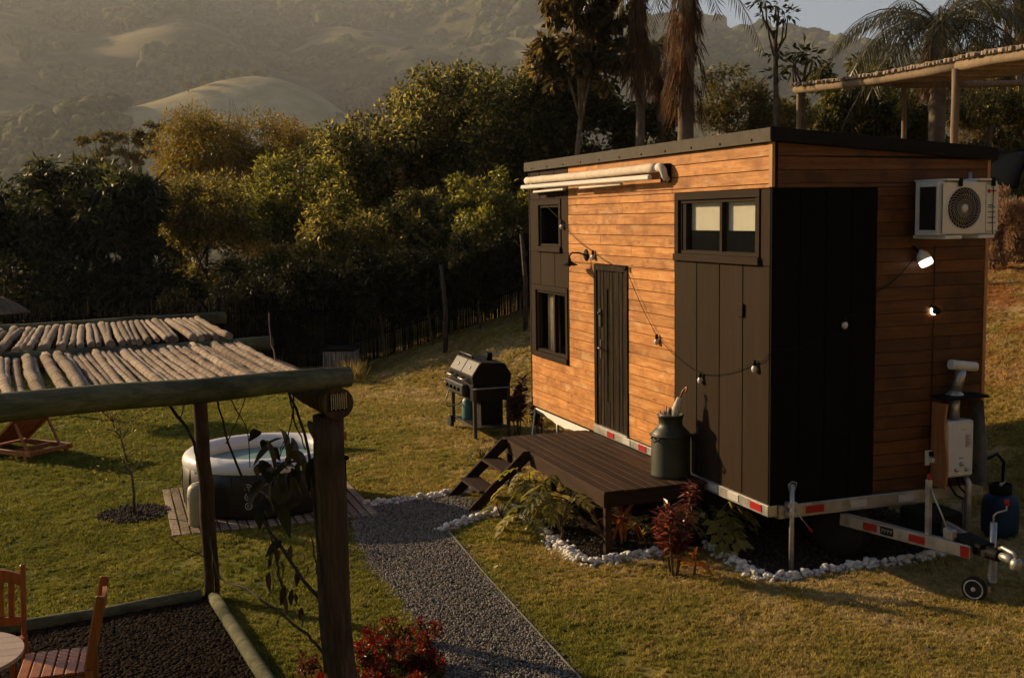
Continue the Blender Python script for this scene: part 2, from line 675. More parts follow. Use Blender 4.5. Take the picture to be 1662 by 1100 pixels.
def hill_z(x, y):
    a = R(79)
    fw = (x - CAM.x) * math.cos(a) + (y - CAM.y) * math.sin(a)
    la = (x - CAM.x) * math.sin(a) - (y - CAM.y) * math.cos(a)
    ramp = -47 + (fw - 170) * .335
    zmax = 205 - 105 * sstep(110, 300, la) - 105 * sstep(270, 560, la) + 10 * np.sin(la * .03)
    k = 18.0
    z = -k * np.log(np.exp(-np.clip(ramp, -200, 400) / k) + np.exp(-zmax / k))
    # spurs and gullies
    z = z + 9 * np.sin(la * .026 + fw * .008) + 5 * np.sin(la * .07 + 1.3 + fw * .02) * sstep(200, 350, fw)
    # gully behind the knoll, the knoll itself, its lower lobe
    dx, dy = x - KN.x, y - KN.y
    z = z - 26 * np.exp(-((dx / 80) ** 2 + ((dy - 75) / 45) ** 2))
    z = z + 17 * np.exp(-((np.abs(dx - 6) / 44) ** 2.6 + (np.abs(dy) / 46) ** 2.4))
    z = z + 15 * np.exp(-(((dx + 8) / 26) ** 2 + ((dy - 56) / 26) ** 2))
    z = z + 13 * np.exp(-(((dx + 44) / 36) ** 2 + ((dy + 14) / 40) ** 2)) 
    return z


hx = np.concatenate([np.linspace(-900, -260, 40), np.linspace(-250, 330, 150), np.linspace(345, 900, 36)])
hy = np.concatenate([np.linspace(150, 520, 150), np.linspace(527, 1000, 70)])
HX, HY = np.meshgrid(hx, hy, indexing='ij')
HZ = hill_z(HX, HY)
hn = np.array([[mnoise.fractal(Vector((a * .012, b * .012, 3.3)), 1.0, 2.0, 4) for b in hy] for a in hx])
knm = sstep(34, 60, np.sqrt((HX - KN.x) ** 2 + ((HY - KN.y) * .62) ** 2))
HZ = HZ + hn * (1 + 7 * knm)
idx = np.arange(HX.size).reshape(HX.shape)
HS = 3.0                                  # the hill stands one to three kilometres off


def hill_p(x, y, z):
    return np.stack([CAM.x + (x - CAM.x) * HS, CAM.y + (y - CAM.y) * HS, CAM.z + (z - CAM.z) * HS], -1)


F = np.stack([idx[:-1, :-1], idx[1:, :-1], idx[1:, 1:], idx[:-1, 1:]], -1).reshape(-1, 4)
tag(mesh_np('hill', hill_p(HX, HY, HZ).reshape(-1, 3), F, MAT['hill'], smooth=True), kind='structure')


# ------------------------------------------------------------------ scattering (geometry nodes, only for uncountable stuff)
def lib_collection(name, objs):
    col = bpy.data.collections.new(name)
    for o in objs:
        for c_ in list(o.users_collection): c_.objects.unlink(o)
        col.objects.link(o)
    return col


def scatter(name, pts, col, smin, smax, tilt=.25, kind='stuff', label=None, cat=None, parent=None, scales=None):
    me = bpy.data.meshes.new(name)
    pts = np.asarray(pts, np.float32)
    me.vertices.add(len(pts))
    me.vertices.foreach_set('co', pts.ravel())
    if scales is not None:
        at_ = me.attributes.new('sc', 'FLOAT', 'POINT')
        at_.data.foreach_set('value', np.asarray(scales, np.float32))
    o = bpy.data.objects.new(name, me)
    C.objects.link(o)
    if parent: o.parent = parent
    ng = bpy.data.node_groups.new(name + '_nodes', 'GeometryNodeTree')
    ng.interface.new_socket('Geometry', in_out='INPUT', socket_type='NodeSocketGeometry')
    ng.interface.new_socket('Geometry', in_out='OUTPUT', socket_type='NodeSocketGeometry')
    N = ng.nodes
    L = ng.links
    gi = N.new('NodeGroupInput')
    go = N.new('NodeGroupOutput')
    ci = N.new('GeometryNodeCollectionInfo')
    ci.inputs['Collection'].default_value = col
    ci.inputs['Separate Children'].default_value = True
    ci.inputs['Reset Children'].default_value = True
    ip = N.new('GeometryNodeInstanceOnPoints')
    ip.inputs['Pick Instance'].default_value = True
    mp = N.new('GeometryNodeMeshToPoints')
    L.new(gi.outputs[0], mp.inputs[0])
    L.new(mp.outputs[0], ip.inputs['Points'])
    L.new(ci.outputs[0], ip.inputs['Instance'])
    rv = N.new('FunctionNodeRandomValue')
    rv.data_type = 'FLOAT_VECTOR'
    rv.inputs[0].default_value = (-tilt, -tilt, 0)
    rv.inputs[1].default_value = (tilt, tilt, 6.283)
    er = N.new('FunctionNodeEulerToRotation')
    L.new(rv.outputs[0], er.inputs[0])
    L.new(er.outputs[0], ip.inputs['Rotation'])
    ri = N.new('FunctionNodeRandomValue')
    ri.data_type = 'INT'
    ri.inputs[4].default_value = 0
    ri.inputs[5].default_value = max(0, len(col.objects) - 1)
    L.new(ri.outputs[2], ip.inputs['Instance Index'])
    rs = N.new('FunctionNodeRandomValue')
    rs.data_type = 'FLOAT'
    rs.inputs[2].default_value = smin
    rs.inputs[3].default_value = smax
    rs.inputs['Seed'].default_value = 3
    if scales is not None:
        na = N.new('GeometryNodeInputNamedAttribute')
        na.data_type = 'FLOAT'
        na.inputs[0].default_value = 'sc'
        mm = N.new('ShaderNodeMath')
        mm.operation = 'MULTIPLY'
        L.new(rs.outputs[1], mm.inputs[0])
        L.new(na.outputs[0], mm.inputs[1])
        L.new(mm.outputs[0], ip.inputs['Scale'])
    else:
        L.new(rs.outputs[1], ip.inputs['Scale'])
    L.new(ip.outputs[0], go.inputs[0])
    md = o.modifiers.new('scatter', 'NODES')
    md.node_group = ng
    return tag(o, label, cat, None, kind)


nr = np.random.default_rng(11)


def lump(name, mat, r=1.0, seed=0, sub=2, amp=.25, sq=(1, 1, .7)):
    """an irregular stone-like body"""
    import bmesh
    bm = bmesh.new()
    bmesh.ops.create_icosphere(bm, subdivisions=sub, radius=1.0)
    for v in bm.verts:
        n = 1 + amp * (mnoise.noise(v.co * 1.3 + Vector((seed * 7.1, 0, 0))) + .5 * mnoise.noise(v.co * 2.7 + Vector((0, seed * 3.3, 0))))
        v.co = Vector((v.co.x * sq[0], v.co.y * sq[1], v.co.z * sq[2])) * n * r
    me = bpy.data.meshes.new(name)
    bm.to_mesh(me)
    bm.free()
    me.polygons.foreach_set('use_smooth', [True] * len(me.polygons))
    if mat: me.materials.append(mat)
    return bpy.data.objects.new(name, me)


# ------------------------------------------------------------------ leaves
def leaf_quads(P, A, N_, ll, lw, fold=.12):
    """P base points, A axis dirs, N_ normals -> diamond leaves"""
    A = A / np.maximum(np.linalg.norm(A, axis=1, keepdims=True), 1e-6)
    S = np.cross(A, N_)
    S = S / np.maximum(np.linalg.norm(S, axis=1, keepdims=True), 1e-6)
    N2 = np.cross(S, A)
    ll = np.asarray(ll).reshape(-1, 1)
    lw = np.asarray(lw).reshape(-1, 1)
    mid = P + A * ll * .45 + N2 * ll * fold
    V = np.stack([P, mid + S * lw * .5, P + A * ll, mid - S * lw * .5], 1).reshape(-1, 3)
    F = np.arange(len(V)).reshape(-1, 4)
    return V, F


def crown_leaves(rng, blobs, n, ll, lw, droop=.2, out=.6, shell=.3):
    b = np.array(blobs)
    w = b[:, 3] * b[:, 4] + b[:, 3] * b[:, 5]
    k = rng.choice(len(b), n, p=w / w.sum())
    d = rng.normal(size=(n, 3))
    d /= np.linalg.norm(d, axis=1, keepdims=True)
    rr = 1 - np.abs(rng.normal(size=(n, 1))) * shell + np.abs(rng.normal(size=(n, 1))) * .16
    P = b[k, :3] + d * b[k, 3:6] * np.clip(rr, .05, 1.6)
    A = d * out + rng.normal(size=(n, 3)) * .55
    A[:, 2] -= droop
    N_ = rng.normal(size=(n, 3)) * .6 + d * .5
    N_[:, 2] += .5
    s = rng.uniform(.65, 1.25, n)
    return leaf_quads(P, A, N_, ll * s, lw * s)


def make_blobs(rng, c, r, n, fr=(.18, .32), hollow=.45, flat=1.0):
    B = []
    for i in range(n):
        d = rng.normal(size=3)
        d /= np.linalg.norm(d)
        q = rng.uniform(hollow, 1.0)
        d = np.sign(d) * np.abs(d) ** .62
        d[2] = np.sign(d[2]) * abs(d[2]) ** (.75 if d[2] > 0 else 1.0)
        s = rng.uniform(*fr)
        p = np.array(c) + d * np.array(r) * q
        m = (r[0] + r[1] + r[2]) / 3
        B.append((p[0], p[1], p[2], m * s, m * s, m * s * flat))
    return B


def tree(name, label, u, vt, depth, hw, vb, mat, n, ll, lw, droop=.2, nb=45, fr=(.18, .32), out=.6, bark=None, seed=0, trunk_r=.11, flat=.85, hollow=.35,
         shell=.5, lean=0.0, group='trees along the back of the garden', cat='tree', ry=None, trunk=True, twigs=10):
    rng = np.random.default_rng(seed + 100)
    c = at(u, (vt + vb) / 2, depth)
    rx = hw / 1843.2 * depth
    rz = (vb - vt) / 2 / 1843.2 * depth
    r = (rx, ry or rx * .9, rz)
    gz = gh(c.x, c.y)
    root = empty(name, (c.x, c.y, gz), 0, label, cat, group)
    off = np.array((c.x, c.y, gz))
    B = make_blobs(rng, np.array(c) - off, r, nb, fr, hollow, flat)
    V, F = crown_leaves(rng, B, int(n * .72), ll * 1.05, lw * 1.05, droop, out, shell)
    mesh_np('crown', V, F, mat, root, kind='stuff')
    if trunk:
        m = MB()
        top = Vector((0, 0, c.z - gz + rz * .35))
        p = []
        hgt = top.z
        for i in range(7):
            q = i / 6
            p.append(Vector((math.sin(q * 3 + seed) * .18 * q + lean * (q - 1), math.cos(q * 2.3 + seed) * .15 * q, -.3 + (hgt + .3) * q)))
        m.tube(p, [trunk_r * (1 - .72 * i / 6) for i in range(7)], 8)
        for i in range(twigs):
            bl = B[rng.integers(len(B))]
            q = rng.uniform(.35, .95)
            s0 = p[0].lerp(p[-1], q)
            e = Vector(bl[:3])
            mid = s0.lerp(e, .5) + Vector((0, 0, .12 * (e - s0).length))
            m.tube([s0, mid, e], [trunk_r * .38, trunk_r * .24, trunk_r * .08], 5)
        m.build('trunk', bark or MAT['bark'], root)
    return root


MAT['bark'] = m_basic('bark', (.10, .075, .05), .9, .15, amt=.45, scale=5, bump=.6, bscale=20)
MAT['bark_pale'] = m_basic('pale_bark', (.22, .17, .12), .85, .15, amt=.4, scale=5, bump=.5, bscale=20)
MAT['lf_dark'] = m_leaf('leaf_dark_long', (.014, .018, .006), (.032, .036, .012), (.09, .085, .028), rough=.48, spec=.3, trans=.55)
MAT['lf_olive'] = m_leaf('leaf_olive', (.05, .05, .014), (.13, .115, .03), (.30, .235, .075), trans=.55)
MAT['lf_bamboo'] = m_leaf('leaf_bamboo_dry', (.085, .07, .014), (.18, .115, .024), (.11, .105, .024), trans=.55)
MAT['lf_yellow'] = m_leaf('leaf_yellow_green', (.04, .05, .011), (.115, .118, .026), (.28, .24, .06), trans=.55)
MAT['lf_gloss'] = m_leaf('leaf_glossy', (.026, .032, .009), (.085, .085, .023), (.36, .29, .10), rough=.48, spec=.3, trans=.55)
MAT['lf_big'] = m_leaf('leaf_big_dark', (.03, .024, .010), (.07, .055, .02), (.20, .13, .05), rough=.48, spec=.3, trans=.55)
MAT['lf_deep'] = m_leaf('leaf_deep_green', (.022, .027, .008), (.055, .058, .017), (.16, .135, .04), rough=.48, spec=.3, trans=.55)
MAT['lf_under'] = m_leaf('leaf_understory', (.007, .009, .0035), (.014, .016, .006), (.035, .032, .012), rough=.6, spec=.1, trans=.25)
MAT['lf_dry'] = m_leaf('leaf_dry_brush', (.09, .06, .022), (.15, .095, .034), (.08, .075, .025), trans=.35)
MAT['lf_far'] = m_leaf('leaf_far_pale', (.07, .065, .02), (.12, .10, .03), (.16, .13, .045), trans=.35)
MAT['frond'] = m_leaf('palm_frond', (.03, .034, .010), (.055, .055, .016), (.10, .08, .025), rough=.4, spec=.5, trans=.25)
MAT['frond_dead'] = m_leaf('palm_frond_dead', (.06, .034, .018), (.125, .068, .034), (.22, .125, .066), rough=.8, spec=.1, trans=.3)

DK = 'dark_broadleaf_tree'
tree(DK, 'dark long-leaved tree at the left edge above the thatched parasol', 20, 286, 33, 98, 600, MAT['lf_dark'], 17000, .36, .085, .5, 90, fr=(.13, .28), seed=1)
tree(DK, 'dark long-leaved tree with two tufted tops above the pole roof', 118, 258, 35, 80, 580, MAT['lf_dark'], 19000, .36, .085, .45, 90, fr=(.13, .28), seed=2)
tree(DK, 'dark long-leaved tree right of the twin-topped dark tree', 208, 262, 33, 54, 560, MAT['lf_dark'], 14000, .36, .085, .45, 70, fr=(.13, .28), seed=3)
tree('olive_green_tree', 'olive tree with fine small leaves between dark trees and bamboo', 335, 276, 35, 92, 560, MAT['lf_olive'], 40000, .12, .06, .1, 120, fr=(.11, .27), seed=4)
tree('bamboo_clump', 'feathery orange-brown bamboo clump standing behind the olive tree', 395, 192, 48, 128, 420, MAT['lf_bamboo'], 95000, .22, .045, .15, 170, fr=(.12, .30), seed=5, twigs=20, trunk_r=.06)
tree('yellow_green_tree', 'light yellow-green tree in front of the bamboo clump', 480, 256, 34, 80, 560, MAT['lf_yellow'], 34000, .14, .065, .15, 110, fr=(.11, .27), seed=6)
GL = 'glossy_leaved_tree'
tree(GL, 'glossy-leaved tree with bare twigs poking from its top', 592, 176, 36, 66, 560, MAT['lf_gloss'], 28800, 0.177, 0.085, .2, 120, fr=(.11, .27), seed=7, bark=MAT['bark_pale'])
tree(GL, 'broad glossy-leaved tree, the largest crown behind the grill', 712, 104, 37, 104, 560, MAT['lf_gloss'], 36800, 0.189, 0.091, .2, 150, fr=(.10, .25), seed=8, bark=MAT['bark_pale'])
tree(GL, 'glossy-leaved tree reaching over the far roof end of the cabin', 825, 84, 36, 92, 560, MAT['lf_gloss'], 33600, 0.189, 0.091, .2, 130, fr=(.11, .27), seed=9, bark=MAT['bark_pale'])
tree(GL, 'low olive-leaved tree leaning over the fence behind the bamboo box', 560, 330, 31, 80, 560, MAT['lf_olive'], 26000, .13, .06, .2, 100, fr=(.12, .28), seed=10)
tree(GL, 'low light-leaved tree whose branch tips hang beside the cabin corner', 800, 285, 31, 84, 500, MAT['lf_yellow'], 22000, .14, .065, .2, 100, fr=(.11, .27), seed=11)
tree(GL, 'low glossy-leaved tree in the middle of the fence', 690, 320, 32, 80, 520, MAT['lf_gloss'], 19200, 0.171, 0.079, .2, 100, fr=(.12, .28), seed=21)
tree(GL, 'glossy-leaved tree filling the gap left of the largest crown', 655, 150, 39, 74, 520, MAT['lf_gloss'], 27200, 0.183, 0.091, .2, 120, fr=(.11, .27), seed=22, bark=MAT['bark_pale'])
tree(GL, 'glossy-leaved tree filling the gap right of the largest crown', 765, 96, 39, 70, 520, MAT['lf_gloss'], 27200, 0.183, 0.091, .2, 120, fr=(.11, .27), seed=23, bark=MAT['bark_pale'])
tree(GL, 'dark glossy tree just above the far corner of the cabin roof', 885, 110, 35, 58, 420, MAT['lf_deep'], 26000, .15, .075, .2, 100, fr=(.12, .28), seed=24, bark=MAT['bark_pale'])
tree('dark_shrub_tree', 'dark tree half hidden behind the light yellow-green tree', 530, 235, 40, 70, 560, MAT['lf_deep'], 30000, .15, .075, .2, 110, fr=(.11, .27), seed=25)
tree('dark_shrub_tree', 'dark tree in the gap between the olive and dark long-leaved trees', 262, 300, 38, 60, 560, MAT['lf_deep'], 24000, .15, .075, .2, 90, fr=(.11, .27), seed=26)
tree('big_leaved_tree', 'tall tree with big hanging leaves left of the palms', 950, -60, 33, 84, 160, MAT['lf_big'], 6200, .32, .14, .7, 75, fr=(.10, .2), seed=12, trunk_r=.13, bark=MAT['bark_pale'], lean=.6, hollow=.3)
tree('dark_shrub_tree', 'dense dark tree behind the cabin roof below the big-leaved tree', 925, 100, 36, 84, 360, MAT['lf_deep'], 30000, .16, .08, .25, 110, fr=(.12, .28), seed=13)
tree('dark_shrub_tree', 'dense dark tree behind the roof between the two palms', 1040, 155, 36, 62, 360, MAT['lf_deep'], 22000, .15, .07, .25, 90, fr=(.12, .28), seed=14)
tree('dry_brush_tree', 'dry brushy tree with pale stems right of the thick palm', 1185, 116, 36, 60, 320, MAT['lf_far'], 18000, .12, .05, .2, 90, fr=(.11, .27), seed=15, bark=MAT['bark_pale'], twigs=26, trunk_r=.07)
tree('dry_brush_tree', 'thin brushy tree behind the bare papaya stems', 1262, 140, 36, 48, 320, MAT['lf_olive'], 14000, .12, .05, .2, 70, fr=(.12, .28), seed=16, bark=MAT['bark_pale'], twigs=20, trunk_r=.06)
tree('vine_covered_tree', 'vine-covered tree at the left end of the upper pergola', 1372, 88, 37, 56, 340, MAT['lf_deep'], 22000, .17, .09, .4, 90, fr=(.12, .28), seed=17)
tree('vine_covered_tree', 'wide vine-covered tree behind the upper pergola posts', 1450, 132, 38, 84, 340, MAT['lf_deep'], 28000, .17, .09, .4, 110, fr=(.12, .28), seed=18)
tree('vine_covered_tree', 'vine-covered tree right of the tall pergola post', 1602, 124, 36, 70, 330, MAT['lf_gloss'], 18000, .16, .07, .3, 80, fr=(.12, .28), seed=19, bark=MAT['bark_pale'], twigs=24)
tree('dry_brush_tree', 'sunlit rust-coloured brush tree above the right end of the pergola', 1612, 70, 42, 70, 240, MAT['lf_dry'], 24000, .14, .05, .3, 90, fr=(.12, .28), seed=20)
for k, (u, vt, hw, lb) in enumerate(((150, 212, 34, 'pale flat-topped tree far left against the hazy hill'), (205, 208, 30, 'pale flat-topped tree left of its taller twin'),
                                     (272, 196, 34, 'pale flat-topped tree beside the bamboo, tallest of three'))):
    tree('flat_topped_tree', lb, u, vt, 62, hw, vt + 62, MAT['lf_far'], 3200, .18, .08, .3, 22, fr=(.16, .3), flat=.35, seed=30 + k, bark=MAT['bark_pale'], trunk_r=.10, twigs=22, hollow=.5)
# low dark shrubs that close the gaps under the crowns
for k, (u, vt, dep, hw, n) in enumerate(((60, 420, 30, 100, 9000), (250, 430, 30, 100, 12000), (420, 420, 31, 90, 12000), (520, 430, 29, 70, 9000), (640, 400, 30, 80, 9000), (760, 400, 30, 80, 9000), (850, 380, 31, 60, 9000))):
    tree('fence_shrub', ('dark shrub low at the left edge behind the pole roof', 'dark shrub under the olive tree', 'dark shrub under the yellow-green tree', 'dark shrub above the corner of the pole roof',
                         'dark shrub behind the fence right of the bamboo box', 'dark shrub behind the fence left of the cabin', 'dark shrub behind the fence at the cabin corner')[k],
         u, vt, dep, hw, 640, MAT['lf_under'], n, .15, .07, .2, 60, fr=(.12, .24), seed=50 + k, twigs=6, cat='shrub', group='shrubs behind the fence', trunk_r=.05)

# bare twigs on the tree tops
for (u, v, dep, du, dv, n, lb) in ((600, 225, 35.5, -26, -90, 7, 'bare grey twigs rising left of the largest glossy tree'),
                                   (650, 200, 36, -18, -70, 5, 'thin bare twigs on the shoulder of the largest glossy tree'),
                                   (730, 130, 36, 3, -52, 4, 'few upright bare shoots on the top of the largest glossy tree'),
                                   (385, 205, 47, 10, -48, 7, 'wispy bare shoots rising from the bamboo clump')):
    m = MB()
    p0 = at(u, v + 120, dep)
    for i in range(n):
        e = at(u + du * rnd.uniform(.1, 1.6) + rnd.uniform(-20, 24), v + dv * rnd.uniform(.5, 1.0), dep + rnd.uniform(-.5, .5))
        s0 = at(u + rnd.uniform(-14, 14), v + 30, dep)
        md_ = s0.lerp(e, .5) + Vector((rnd.uniform(-.12, .12), 0, rnd.uniform(-.05, .1)))
        m.tube([p0, s0, md_, e], [.03, .024, .015, .005], 4)
    o = m.build('bare_branches', MAT['bark_pale'])
    tag(o, lb, 'branches', 'bare twigs on the tree tops')


# ------------------------------------------------------------------ palms
def frond(rng, base, az, length, rise, sag, leaf, wid=.028, n=34, hang=.7):
    """arching rachis with drooping leaflets; returns rachis points, leaflets"""
    d = Vector((math.cos(az), math.sin(az), 0))
    pts = []
    for i in range(9):
        q = i / 8
        pts.append(Vector(base) + d * length * (q - .12 * q * q) + Vector((0, 0, length * (rise * q - sag * q * q))))
    P, A, N_, LL = [], [], [], []
    for i in range(n):
        q = .12 + .86 * i / n
        x = q * 8
        k = min(7, int(x))
        p = pts[k].lerp(pts[k + 1], x - k)
        tdir = (pts[k + 1] - pts[k]).normalized()
        side = tdir.cross(Vector((0, 0, 1))).normalized()
        for s in (-1, 1):
            a = side * s * rng.uniform(.5, .9) + tdir * .45 + Vector((0, 0, -hang * rng.uniform(.6, 1.5)))
            P.append(p)
            A.append(a)
            N_.append(tdir.cross(a) + Vector((0, 0, .3)))
            LL.append(leaf * math.sin(max(.25, q) * PI * .86) * rng.uniform(.8, 1.15))
    LL = np.array(LL)
    return pts, leaf_quads(np.array(P), np.array(A), np.array(N_), LL, np.full(len(LL), wid), .02)


def palm(label, foot, top, r0, r1, nfr, length, leaf, skirt=0.0, seed=0, skirt_w=.35, dense=34):
    rng = random.Random(seed)
    foot, top = Vector(foot), Vector(top)
    root = empty('palm_tree', foot, 0, label, 'palm', 'palms behind the cabin')
    m = MB()
    n = 14
    pts = []
    for i in range(n + 1):
        q = i / n
        pts.append((top - foot) * q + Vector((math.sin(q * 3) * .06, 0, 0)))
    m.tube(pts, [r0 + (r1 - r0) * i / n + .012 * (i % 2) for i in range(n + 1)], 12)
    m.build('trunk', MAT['palm_trunk'], root)
    for k in range(nfr):
        az = k * 2.39996 + rng.uniform(-.2, .2)
        lvl = k / nfr
        L = length * rng.uniform(.85, 1.1)
        pts_, (V, F) = frond(rng, top - foot, az, L, .95 - 1.0 * lvl + rng.uniform(-.1, .1), .95 - .1 * lvl, leaf, n=dense)
        V = np.asarray(V)
        o = mesh_np('frond', V, F, MAT['frond'], root)
        mr_ = MB().tube(pts_, [.035, .03, .026, .022, .018, .014, .010, .007, .004], 5)
        mr_.build('rachis', MAT['lf_olive'], o)
    if skirt > 0:
        P, A, N_, LL, LW = [], [], [], [], []
        for c_ in range(int(15 * skirt)):                   # hanging bundles of uneven length
            q0 = rng.uniform(0, .95)
            a0 = rng.uniform(0, 2 * PI)
            r0_ = skirt_w * (.15 + .85 * q0) * rng.uniform(.2, 1.15)
            bl = rng.uniform(.5, 1.5) * (1.25 - .5 * q0)
            tw = (rng.uniform(-.16, .16), rng.uniform(-.16, .16))
            for k in range(46):
                u_ = rng.uniform(0, 1)
                a = a0 + rng.gauss(0, .22)
                rr = r1 + r0_ * (.45 + .55 * math.sin(u_ * 2.2)) + rng.gauss(0, .025)
                z = top.z - foot.z - q0 * skirt - u_ * bl
                fx_ = z / (top.z - foot.z)
                P.append((math.cos(a) * rr + (top - foot).x * fx_ + tw[0] * u_, math.sin(a) * rr + (top - foot).y * fx_ + tw[1] * u_, z))
                A.append((math.cos(a) * .15 + rng.gauss(0, .14) + tw[0], math.sin(a) * .15 + rng.gauss(0, .14) + tw[1], -1))
                N_.append((math.cos(a + .6), math.sin(a + .6), rng.uniform(-.3, .3)))
                LL.append(rng.uniform(.2, .75))
                LW.append(rng.uniform(.012, .035))
        V, F = leaf_quads(np.array(P), np.array(A, float), np.array(N_, float), np.array(LL), np.array(LW), .03)
        mesh_np('dead_frond_skirt', V, F, MAT['frond_dead'], root, kind='stuff')
    return root


MAT['palm_trunk'] = m_basic('palm_trunk', (.13, .10, .075), .85, .15, amt=.35, scale=4, bump=.6, bscale=14)


def foot_of(u, depth):
    p = at(u, 300, depth)
    return Vector((p.x, p.y, gh(p.x, p.y)))


p1 = foot_of(1108, 28)
palm('thick palm with a shaggy skirt of rust-brown dead fronds', p1, at(1112, -75, 28), .20, .18, 22, 2.4, .55, 3.3, 1, .27)
p2_ = foot_of(1036, 32)
palm('slimmer palm left of the shaggy thick palm', p2_, at(1036, -70, 32), .13, .11, 20, 2.3, .55, 3.4, 2, .18)
p3_ = foot_of(1515, 32)
palm('palm above the upper pergola with fronds arching to both sides', p3_, at(1522, 42, 32), .20, .24, 30, 3.3, .85, 1.0, 3, .30, 50)
p4_ = foot_of(1662, 36)
palm('palm at the top right corner with dark hanging fronds', p4_, at(1655, -10, 36), .18, .2, 24, 3.2, .75, .8, 4, .35, 44)
p5_ = foot_of(1085, 35)
palm('short palm whose crown shows between the two tall trunks', p5_, at(1062, 75, 35), .14, .13, 18, 1.5, .5, 1.2, 5, .3)

# nearly bare papaya stems
for u, dep, vt, lb in ((1258, 31, 10, 'tall nearly bare papaya tree with forked top'), (1303, 31, 92, 'short papaya tree with a flat leaf tuft beside the forked one')):
    b0 = foot_of(u, dep)
    root = empty('papaya_tree', b0, 0, lb, 'tree', 'papaya trees')
    tp = at(u, vt + 40, dep) - b0
    m = MB()
    m.tube([Vector((0, 0, -.3)), tp * .5 + Vector((.06, 0, 0)), tp], [.10, .085, .06], 8)
    tips = []
    for k in range(7):
        a = k * .9
        e = tp + Vector((math.cos(a) * rnd.uniform(.2, .5), math.sin(a) * .3, rnd.uniform(.3, .8)))
        s0 = tp * rnd.uniform(.82, 1)
        m.tube([s0, s0.lerp(e, .5) + Vector((math.cos(a) * .12, 0, -.05)), e], [.035, .028, .016], 5)
        tips.append(e)
    m.build('trunk', MAT['bark'], root)
    rng = np.random.default_rng(u)
    P, A = [], []
    for e in tips + [tp * .9, tp * .8]:
        for k in range(16):
            d = rng.normal(size=3)
            P.append(np.array(e) + d * .10)
            A.append(d + np.array((0, 0, -.6)))
    P = np.array(P)
    A = np.array(A)
    V, F = leaf_quads(P, A, rng.normal(size=P.shape) + np.array((0, 0, 1)), rng.uniform(.15, .34, len(P)), rng.uniform(.06, .12, len(P)))
    mesh_np('leaves', V, F, MAT['lf_deep'], root, kind='stuff')

# ------------------------------------------------------------------ wood on the far hill: one mass
crowns = []
for k in range(5):
    o = lump('far_crown', None, 1.0, k + 2, 3, .55, (1, 1, .85))
    o.data.materials.append(MAT['hill_tree'] if 'hill_tree' in MAT else MAT.setdefault('hill_tree', m_basic('far_foliage', (.075, .078, .03), .95, .02, amt=.6, scale=2.5, vary=.4, bump=.8, bscale=5)))
    crowns.append(o)
ccol = lib_collection('far_crowns', crowns)
fx = nr.uniform(-330, 420, 30000)
fy = nr.uniform(200, 900, 30000)
fz = hill_z(fx, fy)
kd = np.sqrt((fx - KN.x) ** 2 + ((fy - KN.y) * .62) ** 2)
keep = kd > 40 + 12 * np.array([mnoise.noise(Vector((a * .06, b * .06, 4.0))) for a, b in zip(fx, fy)])
clus = np.array([mnoise.noise(Vector((a * .018, b * .018, 9.0))) for a, b in zip(fx, fy)])
keep &= (clus > .08) | (nr.random(30000) < .05)
dd = np.hypot(fx - CAM.x, fy - CAM.y)
fs = nr.uniform(3.0, 11.0, 30000) * (1 + (dd - 250) / 600)
P = hill_p(fx, fy, fz + fs * .12)[keep]
ex = np.concatenate([nr.uniform(-95, -40, 420), nr.uniform(44, 70, 90), nr.uniform(-30, 30, 60)]) + KN.x
ey = np.concatenate([nr.uniform(-50, 22, 420), nr.uniform(-40, 20, 90), nr.uniform(38, 60, 60)]) + KN.y
es = nr.uniform(5, 12, len(ex))
P = np.concatenate([P, hill_p(ex, ey, hill_z(ex, ey) + es * .12)])
fs = np.concatenate([fs[keep], es])
scatter('far_forest', P, ccol, .8, 1.2, .2, 'stuff', 'hazy woodland covering the far hillside', 'forest', scales=fs)
# few lone trees on the knoll
for k, (dx, dy, s) in enumerate(((-20, -6, 3.6), (-15, -2, 3.2), (-10, 4, 3.0), (-4, 12, 2.8), (22, -26, 2.4), (2, 6, 2.6))):
    x, y = KN.x + dx, KN.y + dy
    z = float(hill_z(np.array(x), np.array(y))) + .3
    s *= 2.2
    x, y, z = [float(q) for q in hill_p(np.array(x), np.array(y), np.array(z - .3))]
    root = empty('knoll_tree', (x, y, z), 0, ('leftmost small tree on the bare golden knoll', 'second small tree from the left on the golden knoll', 'third small tree from the left on the golden knoll',
                                              'small tree near the top of the golden knoll', 'lone small tree low on the right flank of the golden knoll', 'small tree on the crest line of the golden knoll')[k], 'tree', 'lone trees on the far knoll')
    rng = np.random.default_rng(k)
    B = make_blobs(rng, (0, 0, s * .95), (s * .75, s * .75, s * .42), 14, (.3, .45), .3)
    V, F = crown_leaves(rng, B, 900, s * .16, s * .10)
    mesh_np('crown', V, F, MAT['lf_deep'], root, kind='stuff')
    MB().tube([(0, 0, -1), (.1, 0, s * .5), (0, .1, s * .9)], [s * .06, s * .05, s * .03], 5).build('trunk', MAT['bark'], root)

# ------------------------------------------------------------------ the cabin on its trailer
ZB, ZT = .66, 4.05
house = empty('tiny_house', (0, 0, 0), 0, 'orange wood and black panelled tiny house on a trailer', 'house')
SL = .0686


def ztop(x):
    return ZT - SL * x


# wall shell with real openings; dark room inside
m = MB()


def shell_a(y0, y1, z0, z1):
    m.box((0, y0, z0), (.07, y1, z1))


